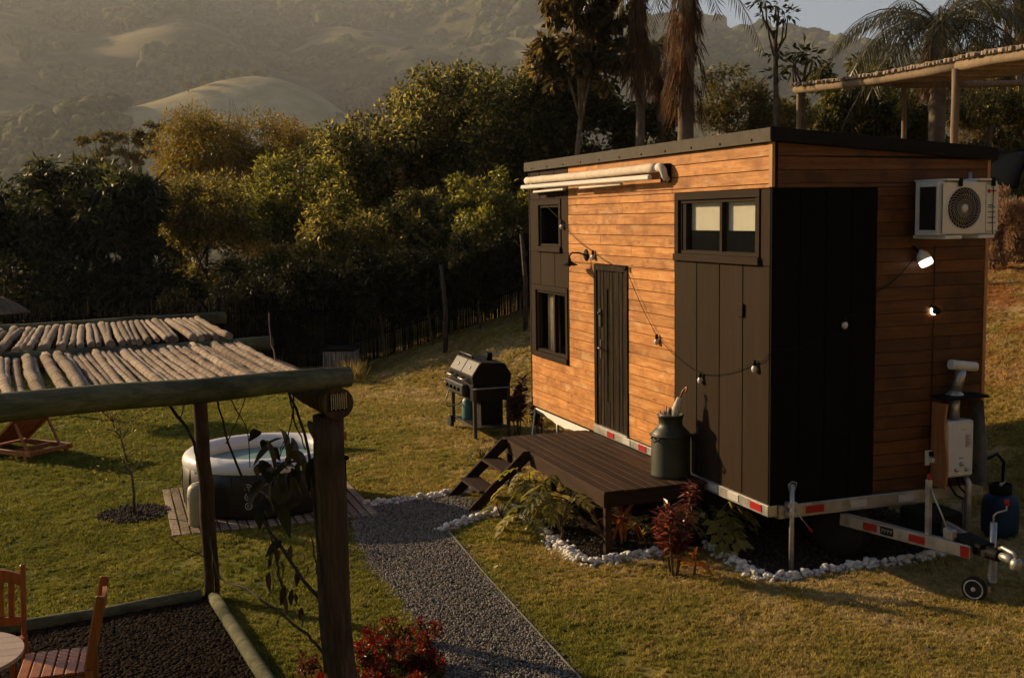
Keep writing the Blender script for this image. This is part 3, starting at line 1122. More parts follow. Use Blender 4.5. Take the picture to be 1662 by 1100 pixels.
YS = [0.0, .25, 1.66, 3.06, 3.98, 4.98, 5.17, 5.88, 6.08, 6.3]
shell_a(0, .25, ZB, ZT - .02)
shell_a(.25, 1.66, ZB, 3.02)
shell_a(.25, 1.66, 3.54, ZT - .02)
shell_a(1.66, 3.06, ZB, ZT - .02)
shell_a(3.06, 3.98, 2.79, ZT - .02)
shell_a(3.98, 4.98, ZB, ZT - .02)
shell_a(4.98, 6.08, ZB, 1.48)
shell_a(4.98, 6.08, 2.34, 2.99)
shell_a(4.98, 5.17, 2.99, ZT - .02)
shell_a(5.17, 5.88, 3.56, ZT - .02)
shell_a(5.88, 6.08, 2.99, ZT - .02)
shell_a(6.08, 6.3, ZB, ZT - .02)
m.prism([(.07, ZB), (2.45, ZB), (2.45, ztop(2.45) - .02), (.07, ztop(.07) - .02)], 1, 0, .07)
m.prism([(.07, ZB), (2.45, ZB), (2.45, ztop(2.45) - .02), (.07, ztop(.07) - .02)], 1, 6.23, 6.3)
m.box((2.38, .07, ZB), (2.45, 6.23, ztop(2.45) - .03))
m.box((.07, .07, ZB), (2.38, 6.23, ZB + .04))
m.build('wall', MAT['dark_in'], house)
roof = MB().prism([(-.06, ZT + .10 + SL * .06), (2.48, ZT + .10 - SL * 2.48), (2.48, ZT - .004 - SL * 2.48), (-.06, ZT - .004 + SL * .06)], 1, -.06, 6.36)
# hollow look is closed by the flashing below
rf = roof.build('roof', MAT['fascia'], house)
m = MB()
m.box((-.075, -.075, ZT - .012), (-.062, 6.375, ZT + .113))
m.build('eave_flashing', MAT['fascia'], rf)
m = MB().prism([(-.075, ZT + .115 + SL * .075), (2.50, ZT + .115 - SL * 2.50), (2.50, ZT - .006 - SL * 2.50), (-.075, ZT - .006 + SL * .075)], 1, -.078, -.063)
m.build('gable_flashing', MAT['black'], rf)
m = MB()
for k in range(11):
    y = .25 + k * .58
    m.lathe([(.012, 0), (.012, .006), (.004, .009)], 8, (0, 0, 0), True, Matrix.Translation((-.075, y, ZT + .02)) @ Matrix.Rotation(-PI / 2, 4, 'Y'))
m.build('flashing_screws', MAT['black'], rf, kind='stuff')

# horizontal cladding boards, one object each
RH = .125
GAP = .006
brd = random.Random(21)


def rows(z0, z1):
    k0 = math.floor((z0 - ZB) / RH + 1e-6)
    z = z0
    while z < z1 - 1e-4:
        k0 += 1
        zn = min(z1, ZB + k0 * RH)
        if zn - z > .012: yield z, zn
        z = zn


def board_a(y0, y1, z0, z1):
    d = brd.uniform(0, .004)
    b = MB().box((-.022 - d, y0 + .001, z0 + GAP / 2), (0, y1 - .001, z1 - GAP / 2), .003)
    b.build('cladding_board', MAT['clad'], house, ((y0 + y1) * 0 - .011, (y0 + y1) / 2, (z0 + z1) / 2))


for (ya, yb, za, zb_) in ((1.875, 3.035, .76, 2.80), (4.005, 4.85, 1.41, 2.80), (4.005, 6.285, ZB, 1.41), (1.875, 4.85, 2.80, 3.62), (.03, 4.85, 3.62, ZT - .012)):
    for z0, z1 in rows(za, zb_):
        if yb - ya > 2.0 and ya < 2 and brd.random() < .8:          # butt joint somewhere along the run
            yc = brd.choice((1.93, 1.93, 2.6, 3.3, 3.9)) if ya < 1 else brd.uniform(2.6, 4.2)
            board_a(ya, yc, z0, z1)
            board_a(yc, yb, z0, z1)
        else:
            board_a(ya, yb, z0, z1)


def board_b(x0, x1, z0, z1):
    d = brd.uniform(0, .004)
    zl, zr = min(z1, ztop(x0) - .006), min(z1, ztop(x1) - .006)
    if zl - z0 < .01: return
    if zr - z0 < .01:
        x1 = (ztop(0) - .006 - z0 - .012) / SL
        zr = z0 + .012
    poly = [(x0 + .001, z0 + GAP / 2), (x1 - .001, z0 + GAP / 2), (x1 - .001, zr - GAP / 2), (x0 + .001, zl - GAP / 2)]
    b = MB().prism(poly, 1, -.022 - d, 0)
    b.build('cladding_board', MAT['clad_shaded'], house, ((x0 + x1) / 2, -.011, (z0 + z1) / 2))


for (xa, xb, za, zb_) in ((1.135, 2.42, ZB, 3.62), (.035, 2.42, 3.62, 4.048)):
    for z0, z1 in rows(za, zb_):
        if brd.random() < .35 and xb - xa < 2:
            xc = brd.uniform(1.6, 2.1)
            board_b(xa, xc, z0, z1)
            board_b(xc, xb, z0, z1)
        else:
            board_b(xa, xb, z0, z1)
MB().box((-.03, -.03, 3.63), (.0, .028, ZT - .013)).build('corner_trim', MAT['trim_wood'], house)
MB().box((2.42, -.03, ZB), (2.455, 0, ztop(2.45) - .01)).build('corner_trim', MAT['trim_wood'], house)
MB().box((-.03, 6.287, ZB - .02), (0, 6.32, ZT - .013)).build('corner_trim', MAT['brown_trim'], house)


# brown board panels
def panel(y0, y1, z0, z1, mat='brown_panel', g=.007):
    MB().box((-.024, y0 + g, z0), (0, y1 - g, z1), .003).build('panel_board', MAT[mat], house, (-.012, (y0 + y1) / 2, (z0 + z1) / 2))


for a, b in ((1.386, 1.872), (.92, 1.386), (.476, .92), (.0, .476)):
    panel(a, b, ZB, 2.90)
panel(1.845, 1.872, 2.90, 3.615, g=.001)
panel(0.0, .165, 2.905, 3.615, g=.004)
for a, b in ((5.89, 6.286), (5.355, 5.89), (4.855, 5.355)):
    panel(a, b, 3.63, ZT - .014)
    panel(a, b, 2.44, 2.905)
panel(6.0, 6.286, 2.907, 3.628, g=.002)
panel(4.855, 5.10, 2.907, 3.628, g=.002)
panel(6.155, 6.286, 1.415, 2.438, g=.002)
panel(4.855, 4.895, 1.415, 2.438, g=.002)
MB().box((-.006, .002, 2.40), (-.03, 0, 2.41)) if False else None
# the black panel on the gable, in wide boards
for k in range(4):
    x0 = .0 + k * .2825
    MB().box((x0 + .004 - (.026 if k == 0 else 0), -.026, ZB - .01), (x0 + .2825 - .004, 0, 3.615), .003).build('black_panel_board', MAT['black_panel'], house, (x0 + .14, -.013, 2.1))


# windows
def window(y0, y1, z0, z1, ins, mull, trim=.06, th=.038, sash_split=True):
    """outer trim rectangle, opening inset by ins; mull: positions of the upright bars"""
    w = MB()
    # fixed frame inside the opening
    a0, a1, b0, b1 = y0 + ins, y1 - ins, z0 + ins, z1 - ins
    fr = .035
    for (p, q, r_, s_) in ((a0, a1, b0, b0 + fr), (a0, a1, b1 - fr, b1), (a0, a0 + fr, b0 + fr, b1 - fr), (a1 - fr, a1, b0 + fr, b1 - fr)):
        w.box((-.012, p, r_), (.055, q, s_), .003)
    for yy in mull:
        w.box((-.006, yy - .025, b0 + fr), (.05, yy + .025, b1 - fr), .003)
    win = w.build('window', MAT['brown_trim'], house)
    for (p, q, r_, s_) in ((y0, y1, z1 - ins, z1), (y0, y0 + ins, z0 + ins + .001, z1 - ins - .001), (y1 - ins, y1, z0 + ins + .001, z1 - ins - .001)):
        MB().box((-th, p, r_), (0, q, s_), .004).build('window_trim', MAT['brown_trim'], win, (-.02, (p + q) / 2, (r_ + s_) / 2))
    MB().box((-th - .022, y0 - .012, z0), (0, y1 + .012, z0 + ins), .006).build('sill', MAT['brown_trim'], win, (-.02, (y0 + y1) / 2, z0))
    ys = [a0 + fr] + list(mull) + [a1 - fr]
    for i in range(len(ys) - 1):
        p = ys[i] + (.025 if i > 0 else 0)
        q = ys[i + 1] - (.025 if i < len(ys) - 2 else 0)
        xx = .022 if i % 2 == 0 else .034
        MB().box((xx, p, b0 + fr), (xx + .005, q, b1 - fr)).build('pane', MAT['glass'], win)
    return win


w1 = window(.17, 1.845, 2.905, 3.617, .075, [.93])
for p, q in ((.24, .905), (.955, 1.665)):
    MB().box((.0715, p, 3.225), (.0755, q, 3.56)).build('blind', MAT['blind'], w1)
w2 = window(5.10, 6.0, 2.907, 3.627, .075, [])
w3 = window(4.895, 6.155, 1.412, 2.437, .075, [5.44], sash_split=True)
# things seen through the glass
bed = empty('bed', (1.0, .95, 2.2), 0, 'bed with white linen behind the front window', 'bed')
mm_ = MB()
mm_.box((-.85, -.8, 0), (1.2, .85, .5), .05)
mm_.build('mattress', MAT['dark_in'], bed)
rr = random.Random(4)
V = []
n = 18
for i in range(n):
    for j in range(n):
        V.append((-.8 + 1.6 * i / (n - 1), -.75 + 1.55 * j / (n - 1), .53 + .10 * abs(mnoise.noise(Vector((i * .42, j * .42, 2)))) + (.12 if j < 6 else 0) * (.5 + mnoise.noise(Vector((i * .3, j * .3, 5))))))
mesh_np('duvet', np.array(V), np.array([(i * n + j, (i + 1) * n + j, (i + 1) * n + j + 1, i * n + j + 1) for i in range(n - 1) for j in range(n - 1)]), MAT['blind'], bed, smooth=True)
mt = MB()
for k in range(14):
    y = 5.62 + k * .03
    mt.tube([(.13 + .02 * (k % 2), y, 1.45), (.13 + .02 * (k % 2), y, 2.36)], .016, 6)
tag(mt.build('curtain', MAT['canvas']), 'grey-brown curtain hanging inside the lower left window', 'curtain')
mt = MB().box((.25, 5.40, 1.50), (.42, 5.52, 1.80), .02)
tag(mt.build('white_bottle', MAT['blind']), 'white upright object standing inside the lower left window', 'bottle')

# door
door = MB()
door.box((-.004, 3.07, .755), (.03, 3.97, 2.78))
dr = door.build('door', MAT['charred'], house)
npl = 9
for k in range(npl):
    y0 = 3.115 + k * (.81 / npl)
    y1 = y0 + .81 / npl
    zs = [(.78, 2.715)]
    if y0 < 3.655 and y1 > 3.57: zs = [(.78, 1.10), (2.50, 2.715)]
    for z0, z1 in zs:
        MB().box((-.018 - .004 * (k % 3), y0 + .003, z0), (-.004, y1 - .003, z1), .003).build('door_plank', MAT['charred'], dr, (-.012, (y0 + y1) / 2, (z0 + z1) / 2))
for (p, q, r_, s_) in ((3.035, 3.112, .776, 2.795), (3.928, 4.005, .776, 2.795), (3.112, 3.928, 2.72, 2.795)):
    MB().box((-.042, p, r_), (0, q, s_), .004).build('door_frame', MAT['charred'], dr, (-.02, (p + q) / 2, (r_ + s_) / 2))
MB().box((-.012, 3.575, 1.105), (-.005, 3.65, 2.495)).build('pane', MAT['glass'], dr)
MAT['handle'] = m_basic('dark_handle_metal', (.10, .095, .09), .35, .5, .6)
h = MB()
h.box((-.045, 3.79, 2.02), (-.02, 3.86, 2.24), .008)
h.box((-.035, 3.80, 1.62), (-.02, 3.85, 1.86), .006)
h.tube([(-.03, 3.825, 1.76), (-.075, 3.825, 1.76), (-.08, 3.80, 1.76), (-.08, 3.70, 1.755)], .010, 8)
h.lathe([(.016, 0), (.016, .02), (.01, .024)], 12, (0, 0, 0), True, Matrix.Translation((-.045, 3.825, 2.19)) @ Matrix.Rotation(-PI / 2, 4, 'Y'))
h.build('handle', MAT['handle'], dr)
MB().box((-.055, 3.03, .754), (.0, 4.01, .775), .004).build('threshold', MAT['galv'], dr)

# trailer chassis
AL = MAT['galv']
MB().box((-.045, -.03, .545), (.06, 1.85, .655), .006).build('chassis_rail', AL, house)
MB().box((.02, 1.852, .545), (.10, 6.25, .655), .006).build('chassis_rail', MAT['black'], house)
MB().box((-.05, 1.80, .662), (.0, 4.02, .752), .005).build('sill_rail', AL, house)
MB().box((2.36, .03, .545), (2.46, 6.25, .652), .006).build('chassis_rail', AL, house)
MB().box((.062, -.05, .52), (2.46, .03, .65), .006).build('front_beam', AL, house)
for k in range(5):
    MB().box((.062, .9 + k * 1.1, .56), (2.355, .98 + k * 1.1, .648)).build('cross_member', MAT['black'], house)
MB().bar((.80, .0, .44), (1.16, -1.36, .44), .07, .12, bev=.008).build('drawbar', AL, house)
MB().bar((1.66, .0, .44), (1.30, -1.36, .44), .07, .12, bev=.008).build('drawbar', AL, house)
cp = MB()
cp.prism([(1.10, -1.10), (1.36, -1.10), (1.31, -1.46), (1.15, -1.46)], 2, .505, .53)
cp.box((1.175, -1.50, .42), (1.285, -1.30, .50), .01)
cp.tube([(1.23, -1.46, .47), (1.23, -1.50, .47), (1.23, -1.52, .47), (1.23, -1.55, .47), (1.23, -1.57, .47), (1.23, -1.60, .47), (1.23, -1.62, .47)], [.055, .06, .045, .06, .045, .055, .04], 14)
co = cp.build('coupler', MAT['black'], house)
cp = MB()
cp.tube([(1.23, -1.60, .47), (1.23, -1.68, .475), (1.23, -1.76, .46)], [.032, .036, .042], 12)
cp.lathe([(.0, .05), (.035, .045), (.052, .02), (.052, -.035), (.04, -.045)], 16, (1.23, -1.80, .45))
cp.tube([(1.23, -1.80, .50), (1.23, -1.76, .535), (1.23, -1.64, .55), (1.23, -1.60, .53)], [.014, .018, .018, .014], 8)
cp.build('hitch_head', AL, co)
br_ = MB()
br_.bar((1.05, -.93, .50), (1.045, -.93, 1.0), .035, .05, up=(0, 1, 0))
br_.tube([(1.05, -.95, .93), (1.12, -1.12, .55)], .008, 6)
br_.box((1.08, -1.20, .50), (1.14, -1.08, .60), .01)
bo = br_.build('brake_lever', AL, house)
MB().box((1.03, -.945, 1.0), (1.062, -.912, 1.055), .008).build('grip', MAT['red'], bo)
# jockey wheel
jw = MB()
jw.tube([(1.33, -1.42, .10), (1.33, -1.42, .70)], .030, 12)
for k in range(16):
    jw.lathe([(.030, 0), (.043, .006), (.030, .012)], 12, (1.33, -1.42, .17 + k * .02))
jw.tube([(1.33, -1.42, .68), (1.33, -1.42, .76), (1.345, -1.44, .79), (1.40, -1.49, .82), (1.40, -1.49, .87)], .009, 6)
jw.bar((1.33, -1.42, .11), (1.215, -1.36, .115), .05, .05)
jo = jw.build('jockey_leg', AL, house)
MB().lathe([(.012, 0), (.022, .012), (.022, .045), (.014, .055)], 12, (1.40, -1.49, .86)).build('crank_knob', MAT['red'], jo)
wm = Matrix.Translation((1.20, -1.355, .108)) @ Matrix.Rotation(R(-62), 4, 'Z') @ Matrix.Rotation(PI / 2, 4, 'X')
wh = MB().lathe([(.086, -.024), (.098, -.026), (.108, -.018), (.108, .018), (.098, .026), (.086, .024)], 28, mtx=wm)
wo = wh.build('jockey_tyre', MAT['rubber'], house)
wr = MB().lathe([(.02, -.03), (.02, .03)], 12, mtx=wm)
for k in range(7):
    a = k * 2 * PI / 7
    wr.bar(wm @ Vector((.015 * math.cos(a), .015 * math.sin(a), 0)), wm @ Vector((.075 * math.cos(a), .075 * math.sin(a), 0)), .014, .03, up=wm.to_3x3() @ Vector((0, 0, 1)))
wr.lathe([(.074, -.026), (.0855, -.028), (.0855, .028), (.074, .026), (.074, -.026)], 28, mtx=wm)
wr.lathe([(.0, -.012), (.076, -.012), (.076, .012), (.0, .012)], 28, mtx=wm)
wr.build('rim', MAT['white_tape'], wo)
# corner jack
cj = MB()
cj.tube([(.17, -.10, .0), (.17, -.10, .86)], .024, 12)
cj.lathe([(.0, 0), (.06, .002), (.06, .012), (.03, .02)], 16, (.17, -.10, 0))
cj.box((.12, -.12, .55), (.22, -.05, .60), .004)
cj.box((.12, -.12, .64), (.22, -.05, .69), .004)
cj.tube([(.14, -.10, .80), (.13, -.10, .86), (.17, -.10, .885), (.22, -.10, .87), (.20, -.10, .80)], .007, 6)
cj.tube([(.20, -.12, .60), (.33, -.14, .44)], .006, 6)
cjo = cj.build('corner_jack', AL, house)
MB().tube([(.33, -.14, .44), (.365, -.145, .395)], [.013, .011], 8).build('lever_grip', MAT['red'], cjo)
for (x, y) in ((.25, 6.0), (2.2, 5.9), (2.25, -.02)):
    MB().tube([(x, y, 0), (x, y, .56)], .022, 10).lathe([(.0, 0), (.06, .002), (.06, .012), (.03, .02)], 14, (x, y, 0)).build('corner_jack', AL, house)
MB().bar((-.02, 6.2, .64), (-.16, 6.05, .02), .02, .02).build('stabiliser_bar', AL, house)
# road wheels
for x in (.62, 2.2):
    for y in (1.9, 2.75):
        wm2 = Matrix.Translation((x, y, .335)) @ Matrix.Rotation(PI / 2, 4, 'Y')
        tm = MB().lathe([(.20, -.10), (.31, -.10), (.33, -.075), (.335, 0), (.33, .075), (.31, .10), (.20, .10)], 32, mtx=wm2)
        to = tm.build('road_tyre', MAT['rubber'], house)
        MB().lathe([(.0, .03), (.10, .03), (.19, .08), (.20, .09), (.20, -.09), (.0, -.05)], 24, mtx=wm2).build('rim', AL, to)
sp = MB()
wm3 = Matrix.Translation((.95, .22, .30)) @ Matrix.Rotation(R(18), 4, 'Z') @ Matrix.Rotation(PI / 2, 4, 'Y')
sp.lathe([(.18, -.09), (.28, -.09), (.30, -.065)] + [(.30 + (.008 if k % 2 else 0), -.055 + k * .011) for k in range(11)] + [(.30, .065), (.28, .09), (.18, .09)], 32, mtx=wm3)
sp.build('spare_tyre', MAT['rubber'], house)
# red and white reflector strips, each its own plate
for (a, b, mt_) in ((.36, .56, 'red'), (.86, 1.05, 'white_tape'), (1.42, 1.60, 'white_tape')):
    MB().box((a, -.056, .55), (b, -.0505, .62)).build('reflector', MAT[mt_], house)
for y, mt_ in ((3.50, 'red'), (2.62, 'red'), (.18, 'red'), (3.05, 'white_tape'), (1.0, 'white_tape'), (.6, 'white_tape')):
    zz = .105 if y > 2 else 0
    MB().box((-.057 if zz else -.052, y - .10, .57 + zz), (-.0505 if zz else -.0455, y + .10, .64 + zz)).build('reflector', MAT[mt_], house)


def on_bar(f0, f1, w, mt_, name='reflector', lift=.002):
    p0, p1 = Vector((.80, 0, .44)), Vector((1.16, -1.36, .44))
    d = (p1 - p0)
    nrm = Vector((-d.y, d.x, 0)).normalized() * -1
    q0, q1 = p0 + d * f0 + nrm * (.035 + lift), p0 + d * f1 + nrm * (.035 + lift)
    return MB().bar(q0, q1, .004, w).build(name, mt_, house), q0, q1, nrm


on_bar(.20, .31, .07, MAT['red'])
on_bar(.56, .68, .07, MAT['red'])
on_bar(.935, .995, .10, MAT['red'])
plate, q0, q1, nrm = on_bar(.34, .44, .075, MAT['black'], 'maker_plate')
lt = MB()
for k in range(4):
    c0 = q0.lerp(q1, .14 + k * .22) + nrm * .0035
    dd_ = (q1 - q0).normalized()
    for a, b in (((0, .02), (.018, .02)), ((0, .0), (.016, .0)), ((0, -.02), (.004, .02)), ((.016, 0), (.018, .02))):
        lt.bar(c0 + dd_ * a[0] + Vector((0, 0, a[1])), c0 + dd_ * b[0] + Vector((0, 0, b[1])), .002, .006, up=nrm)
lt.build('plate_lettering', MAT['white_tape'], plate, kind='stuff')
tb = MB().box((1.32, -.62, .36), (1.72, -.18, .56), .02)
tag(tb.build('tool_box', MAT['black']), 'dark box lying between the drawbars under the gable', 'box')

# white torn foam sheet under the cabin
V, Fq = [], []
for i in range(13):
    y = 6.15 - i * .16
    zt_ = .64
    zb2 = .645 - .015 - .09 * max(0, math.sin((i - 1) / 11 * PI)) ** 1.2 - .012 * (i % 2)
    V += [(-.03, y, zt_), (-.036, y, zb2), (-.02, y, zt_), (-.026, y, zb2)]
for i in range(12):
    a, b = i * 4, i * 4 + 4
    Fq += [(a, b, b + 1, a + 1), (a + 2, a + 3, b + 3, b + 2), (a + 1, b + 1, b + 3, a + 3)]
mq = MB().add(V, Fq)
mq.build('under_sheet', MAT['blind'], house)

# ------------------------------------------------------------------ things on the walls
# awning
aw = empty('awning', (-.02, 4.2, 3.8), 0, 'rolled cream awning with white arms above the door', 'awning')
OX, OY, OZ = .02, -4.2, -3.8


def aloc(x, y, z):
    return (x + OX, y + OY, z + OZ)


Y0, Y1 = 2.02, 6.10
rng_ = random.Random(3)
pts = []
rad = []
for k in range(36):
    q = k / 35
    pts.append(aloc(-.13, Y0 + .06 + (Y1 - Y0 - .06) * q, 3.90 - .006 * math.sin(q * PI)))
    wr_ = .005 * math.sin(k * 2.1) if 8 < k < 16 else 0
    rad.append(.050 + wr_ + .002 * math.sin(k * .9))
MB().tube(pts, rad, 16).build('fabric_roll', MAT['canvas'], aw)
MB().bar(aloc(-.19, Y0 + .10, 3.80), aloc(-.19, Y1 + .05, 3.81), .05, .055, bev=.012).build('front_rail', MAT['awn_white'], aw)
MB().bar(aloc(-.14, 2.95, 3.755), aloc(-.15, 4.15, 3.745), .04, .03, bev=.006).build('folding_arm', MAT['awn_white'], aw)
MB().bar(aloc(-.14, 4.70, 3.745), aloc(-.15, 5.78, 3.735), .04, .03, bev=.006).build('folding_arm', MAT['awn_white'], aw)
for y in (Y0 + .02, Y1 - .1):
    e = MB().tube([aloc(-.13, y, 3.90), aloc(-.13, y - .05, 3.90), aloc(-.12, y - .085, 3.87), aloc(-.10, y - .09, 3.80), aloc(-.06, y - .09, 3.76)], [.046, .046, .042, .035, .03], 12)
    e.build('end_elbow', MAT['awn_white'], aw)
    MB().box(aloc(-.10, y - .10, 3.74), aloc(-.024, y + .02, 3.94), .006).build('wall_bracket', MAT['black'], aw)

# gooseneck lamp beside the door
wlm = empty('wall_lamp', (-.02, 4.26, 2.9), 0, 'black gooseneck wall lamp left above the door', 'lamp')
l_ = MB().lathe([(.0, .03), (.05, .028), (.075, .012), (.078, 0)], 20, mtx=Matrix.Rotation(-PI / 2, 4, 'Y'))
l_.build('back_plate', MAT['black'], wlm)
l_ = MB().tube([(-.02, 0, .0), (-.10, .03, .03), (-.17, .07, .03), (-.20, .085, -.0), (-.205, .09, -.06)], .010, 8)
l_.build('arm', MAT['black'], wlm)
l_ = MB().lathe([(.018, .05), (.022, .02), (.03, .0), (.11, -.045), (.115, -.05), (.108, -.05), (.03, -.012), (.0, -.01)], 24, (-.205, .09, -.08))
l_.build('shade', MAT['black'], wlm)
MB().lathe([(.0, -.075), (.018, -.065), (.022, -.05), (.014, -.02)], 12, (-.205, .09, -.08)).build('bulb', MAT['white_tape'], wlm)

# string lights
MAT['bulb_white'] = m_basic('frosted_bulb', (.62, .56, .52), .35, .5, amt=.04)
sl = empty('string_light', (-.03, 2.5, 2.0), 0, 'black cord with small white bulbs draped past door and corner', 'string light')
SO = Vector((-.03, 2.5, 2.0))
nodes = [(-.05, 5.6, 3.55), (-.05, 5.02, 3.33), (-.05, 4.0, 2.955), (-.06, 3.02, 2.79), (-.05, 2.25, 2.06), (-.05, 1.26, 1.755), (-.05, .215, 2.0), (-.035, -.035, 2.13),
         (.20, -.05, 2.13), (.765, -.05, 2.40), (1.10, -.05, 2.62), (1.55, -.05, 2.95)]
pts = []
for i in range(len(nodes) - 1):
    a, b = Vector(nodes[i]), Vector(nodes[i + 1])
    sag = .05 if i not in (0, 7) else 0
    for k in range(6):
        q = k / 6
        pts.append(a.lerp(b, q) - Vector((0, 0, sag * 4 * q * (1 - q))) - SO)
pts.append(Vector(nodes[-1]) - SO)
MB().tube(pts, .004, 5).build('cord', MAT['black'], sl)
for i in (1, 2, 3, 4, 5, 6, 9):
    a = Vector(nodes[i]) - SO
    s = MB().tube([a + Vector((0, 0, .012)), a - Vector((0, 0, .045))], [.016, .019], 10)
    so = s.build('socket', MAT['black'], sl)
    if i != 3:
        MB().lathe([(.0, -.062), (.02, -.056), (.031, -.032), (.030, -.015), (.018, .006), (.014, .01)], 14, a - Vector((0, 0, .048))).build('bulb', MAT['bulb_white'], so)
# small box on the right panel
MB_ = MB().box((-.05, .44, 2.40), (-.024, .535, 2.53), .006)
tag(MB_.build('switch_box', MAT['brown_trim']), 'small brown box fixed on the brown panel below the window', 'switch box')

# lit lamps on the gable
MAT['led'] = m_emit('lit_diffuser', (1.0, .92, .80), 1.4)
MAT['led_warm'] = m_emit('lit_ring', (1.0, .74, .42), 4.0)
ld = empty('bulb_lamp', (1.56, -.03, 2.99), 0, 'lit white bulb lamp hanging under the air conditioner', 'lamp')
MB().tube([(0, .01, .06), (0, -.03, .03), (.01, -.06, .0)], .016, 8).build('holder', MAT['black'], ld)
tl = Matrix.Translation((.045, -.10, -.065)) @ Matrix.Rotation(R(-14), 4, 'Y') @ Matrix.Rotation(R(-25), 4, 'X')
MB().lathe([(.018, .10), (.028, .085), (.055, .055), (.066, .02), (.066, -.005)], 24, mtx=tl).build('cap', MAT['white_metal'], ld)
MB().lathe([(.066, -.006), (.066, -.045), (.055, -.062), (.0, -.068)], 24, mtx=tl).build('diffuser', MAT['led'], ld)
rl = empty('ring_lamp', (1.80, -.03, 2.42), 0, 'small round lamp with a glowing ring below the bulb lamp', 'lamp')
tl = Matrix.Rotation(PI / 2, 4, 'X')
MB().lathe([(.036, .0), (.043, .0), (.043, .006), (.036, .006), (.036, .0)], 24, (0, -.012, 0), mtx=tl).build('ring', MAT['led_warm'], rl)
MB().lathe([(.034, .0), (.036, .036), (.03, .05), (.0, .052)], 20, (0, -.03, 0), mtx=tl).build('body', MAT['black'], rl)
MB().box((-.03, -.055, .02), (.01, .008, .055), .006).build('bracket', MAT['black'], rl)
cd = MB().tube([(1.80, -.035, 3.05), (1.805, -.036, 2.5), (1.805, -.034, 1.6), (1.80, -.035, 1.05), (1.80, -.045, .92), (1.78, -.06, .78), (1.80, -.06, .62)], .004, 6)
tag(cd.build('power_cable', MAT['black']), 'thin dark cable running down the gable to the socket', 'cable')
so = empty('power_socket', (1.79, -.03, .96), 0, 'white socket with a plugged-in adapter beside the cabinet', 'socket')
MB().box((-.045, -.012, -.075), (.045, .006, .075), .004).build('cover', MAT['white_metal'], so)
MB().box((-.005, -.06, -.045), (.05, -.012, .0), .006).build('adapter', MAT['white_metal'], so)
MB().box((-.015, -.045, .02), (.03, -.0121, .065), .006).build('plug', MAT['black'], so)

# air conditioner
ac = empty('air_conditioner', (1.84, -.29, 3.16), 0, 'white air conditioner outdoor unit hung high on the gable', 'air conditioner')
W2, D2, H2 = .34, .165, .50
cs = MB()
cs.box((-W2, -D2 + .02, .0), (W2, D2, H2), .012)
cs.build('casing', MAT['white_metal'], ac)
FXc, FZc, FR_ = -.07, .25, .195
# front plate with a round hole
n = 40
V, Fq = [], []
for k in range(n):
    a = 2 * PI * k / n
    c_, s_ = math.cos(a), math.sin(a)
    V.append((FXc + FR_ * c_, -D2 - .004, FZc + FR_ * s_))
    ex = 1 / max(abs(c_), abs(s_))
    V.append((FXc + min(.245, .245) * max(-1, min(1, c_ * ex)), -D2 - .004, FZc + .235 * max(-1, min(1, s_ * ex))))
    V.append((FXc + FR_ * c_, -D2 + .019, FZc + FR_ * s_))
for k in range(n):
    a, b = k * 3, ((k + 1) % n) * 3
    Fq += [(a, b, b + 1, a + 1), (a, a + 2, b + 2, b)]
MB().add(V, Fq).build('front_plate', MAT['white_metal'], ac)
MB().lathe([(.0, 0), (FR_ - .001, 0)], 40, cap=False, mtx=Matrix.Translation((FXc, -D2 + .015, FZc)) @ Matrix.Rotation(PI / 2, 4, 'X')).build('fan_recess', MAT['dark_in'], ac)
fb = MB()
for k in range(3):
    a = k * 2 * PI / 3
    fb.add([(FXc + .03 * math.cos(a), -D2 + .010, FZc + .03 * math.sin(a)), (FXc + .17 * math.cos(a + .15), -D2 + .012, FZc + .17 * math.sin(a + .15)), (FXc + .17 * math.cos(a + 1.1), -D2 + .005, FZc + .17 * math.sin(a + 1.1)), (FXc + .04 * math.cos(a + 1.4), -D2 + .005, FZc + .04 * math.sin(a + 1.4))], [(0, 1, 2, 3)])
fb.build('fan', MAT['rubber'], ac)
gr = MB()
for k in range(30):
    a = 2 * PI * k / 30
    ps = []
    for i in range(6):
        q = i / 5
        r2 = .035 + (FR_ - .035) * q
        aa = a + .9 * q
        ps.append((FXc + r2 * math.cos(aa), -D2 - .008 - .006 * math.sin(q * PI), FZc + r2 * math.sin(aa)))
    gr.tube(ps, .0028, 4, False)
for r2 in (.08, .125, .165):
    ps = [(FXc + r2 * math.cos(k * PI / 16), -D2 - .010, FZc + r2 * math.sin(k * PI / 16)) for k in range(33)]
    gr.tube(ps, .002, 4, False)
gr.build('fan_grille', MAT['galv'], ac, kind='stuff')
ps = [(FXc + FR_ * math.cos(k * PI / 20), -D2 - .006, FZc + FR_ * math.sin(k * PI / 20)) for k in range(41)]
MB().tube(ps, .006, 6, False).build('grille_rim', MAT['white_metal'], ac)
MB().lathe([(.036, -.002), (.034, .006), (.0, .008)], 20, mtx=Matrix.Translation((FXc, -D2 - .012, FZc)) @ Matrix.Rotation(PI / 2, 4, 'X')).build('hub_cap', MAT['white_metal'], ac)
MB().box((.185, -D2 - .002, .03), (.33, -D2 + .02, .47), .006).build('service_panel', MAT['white_metal'], ac)
for k, z in enumerate((.27, .25, .205, .155, .105)):
    MB().box((.205, -D2 - .004, z), (.205 + (.06 if k == 0 else .09), -D2 - .0021, z + .008)).build('louvre_slot', MAT['dark_in'], ac)
lg = MB().lathe([(.0, .002), (.020, .002), (.020, 0)], 16, mtx=Matrix.Translation((.215, -D2 - .0022, .405)) @ Matrix.Rotation(PI / 2, 4, 'X'))
for k in range(5):
    lg.box((.240 + k * .0135, -D2 - .0042, .398), (.250 + k * .0135, -D2 - .0022, .414))
lg.build('red_logo', MAT['red'], ac, kind='stuff')
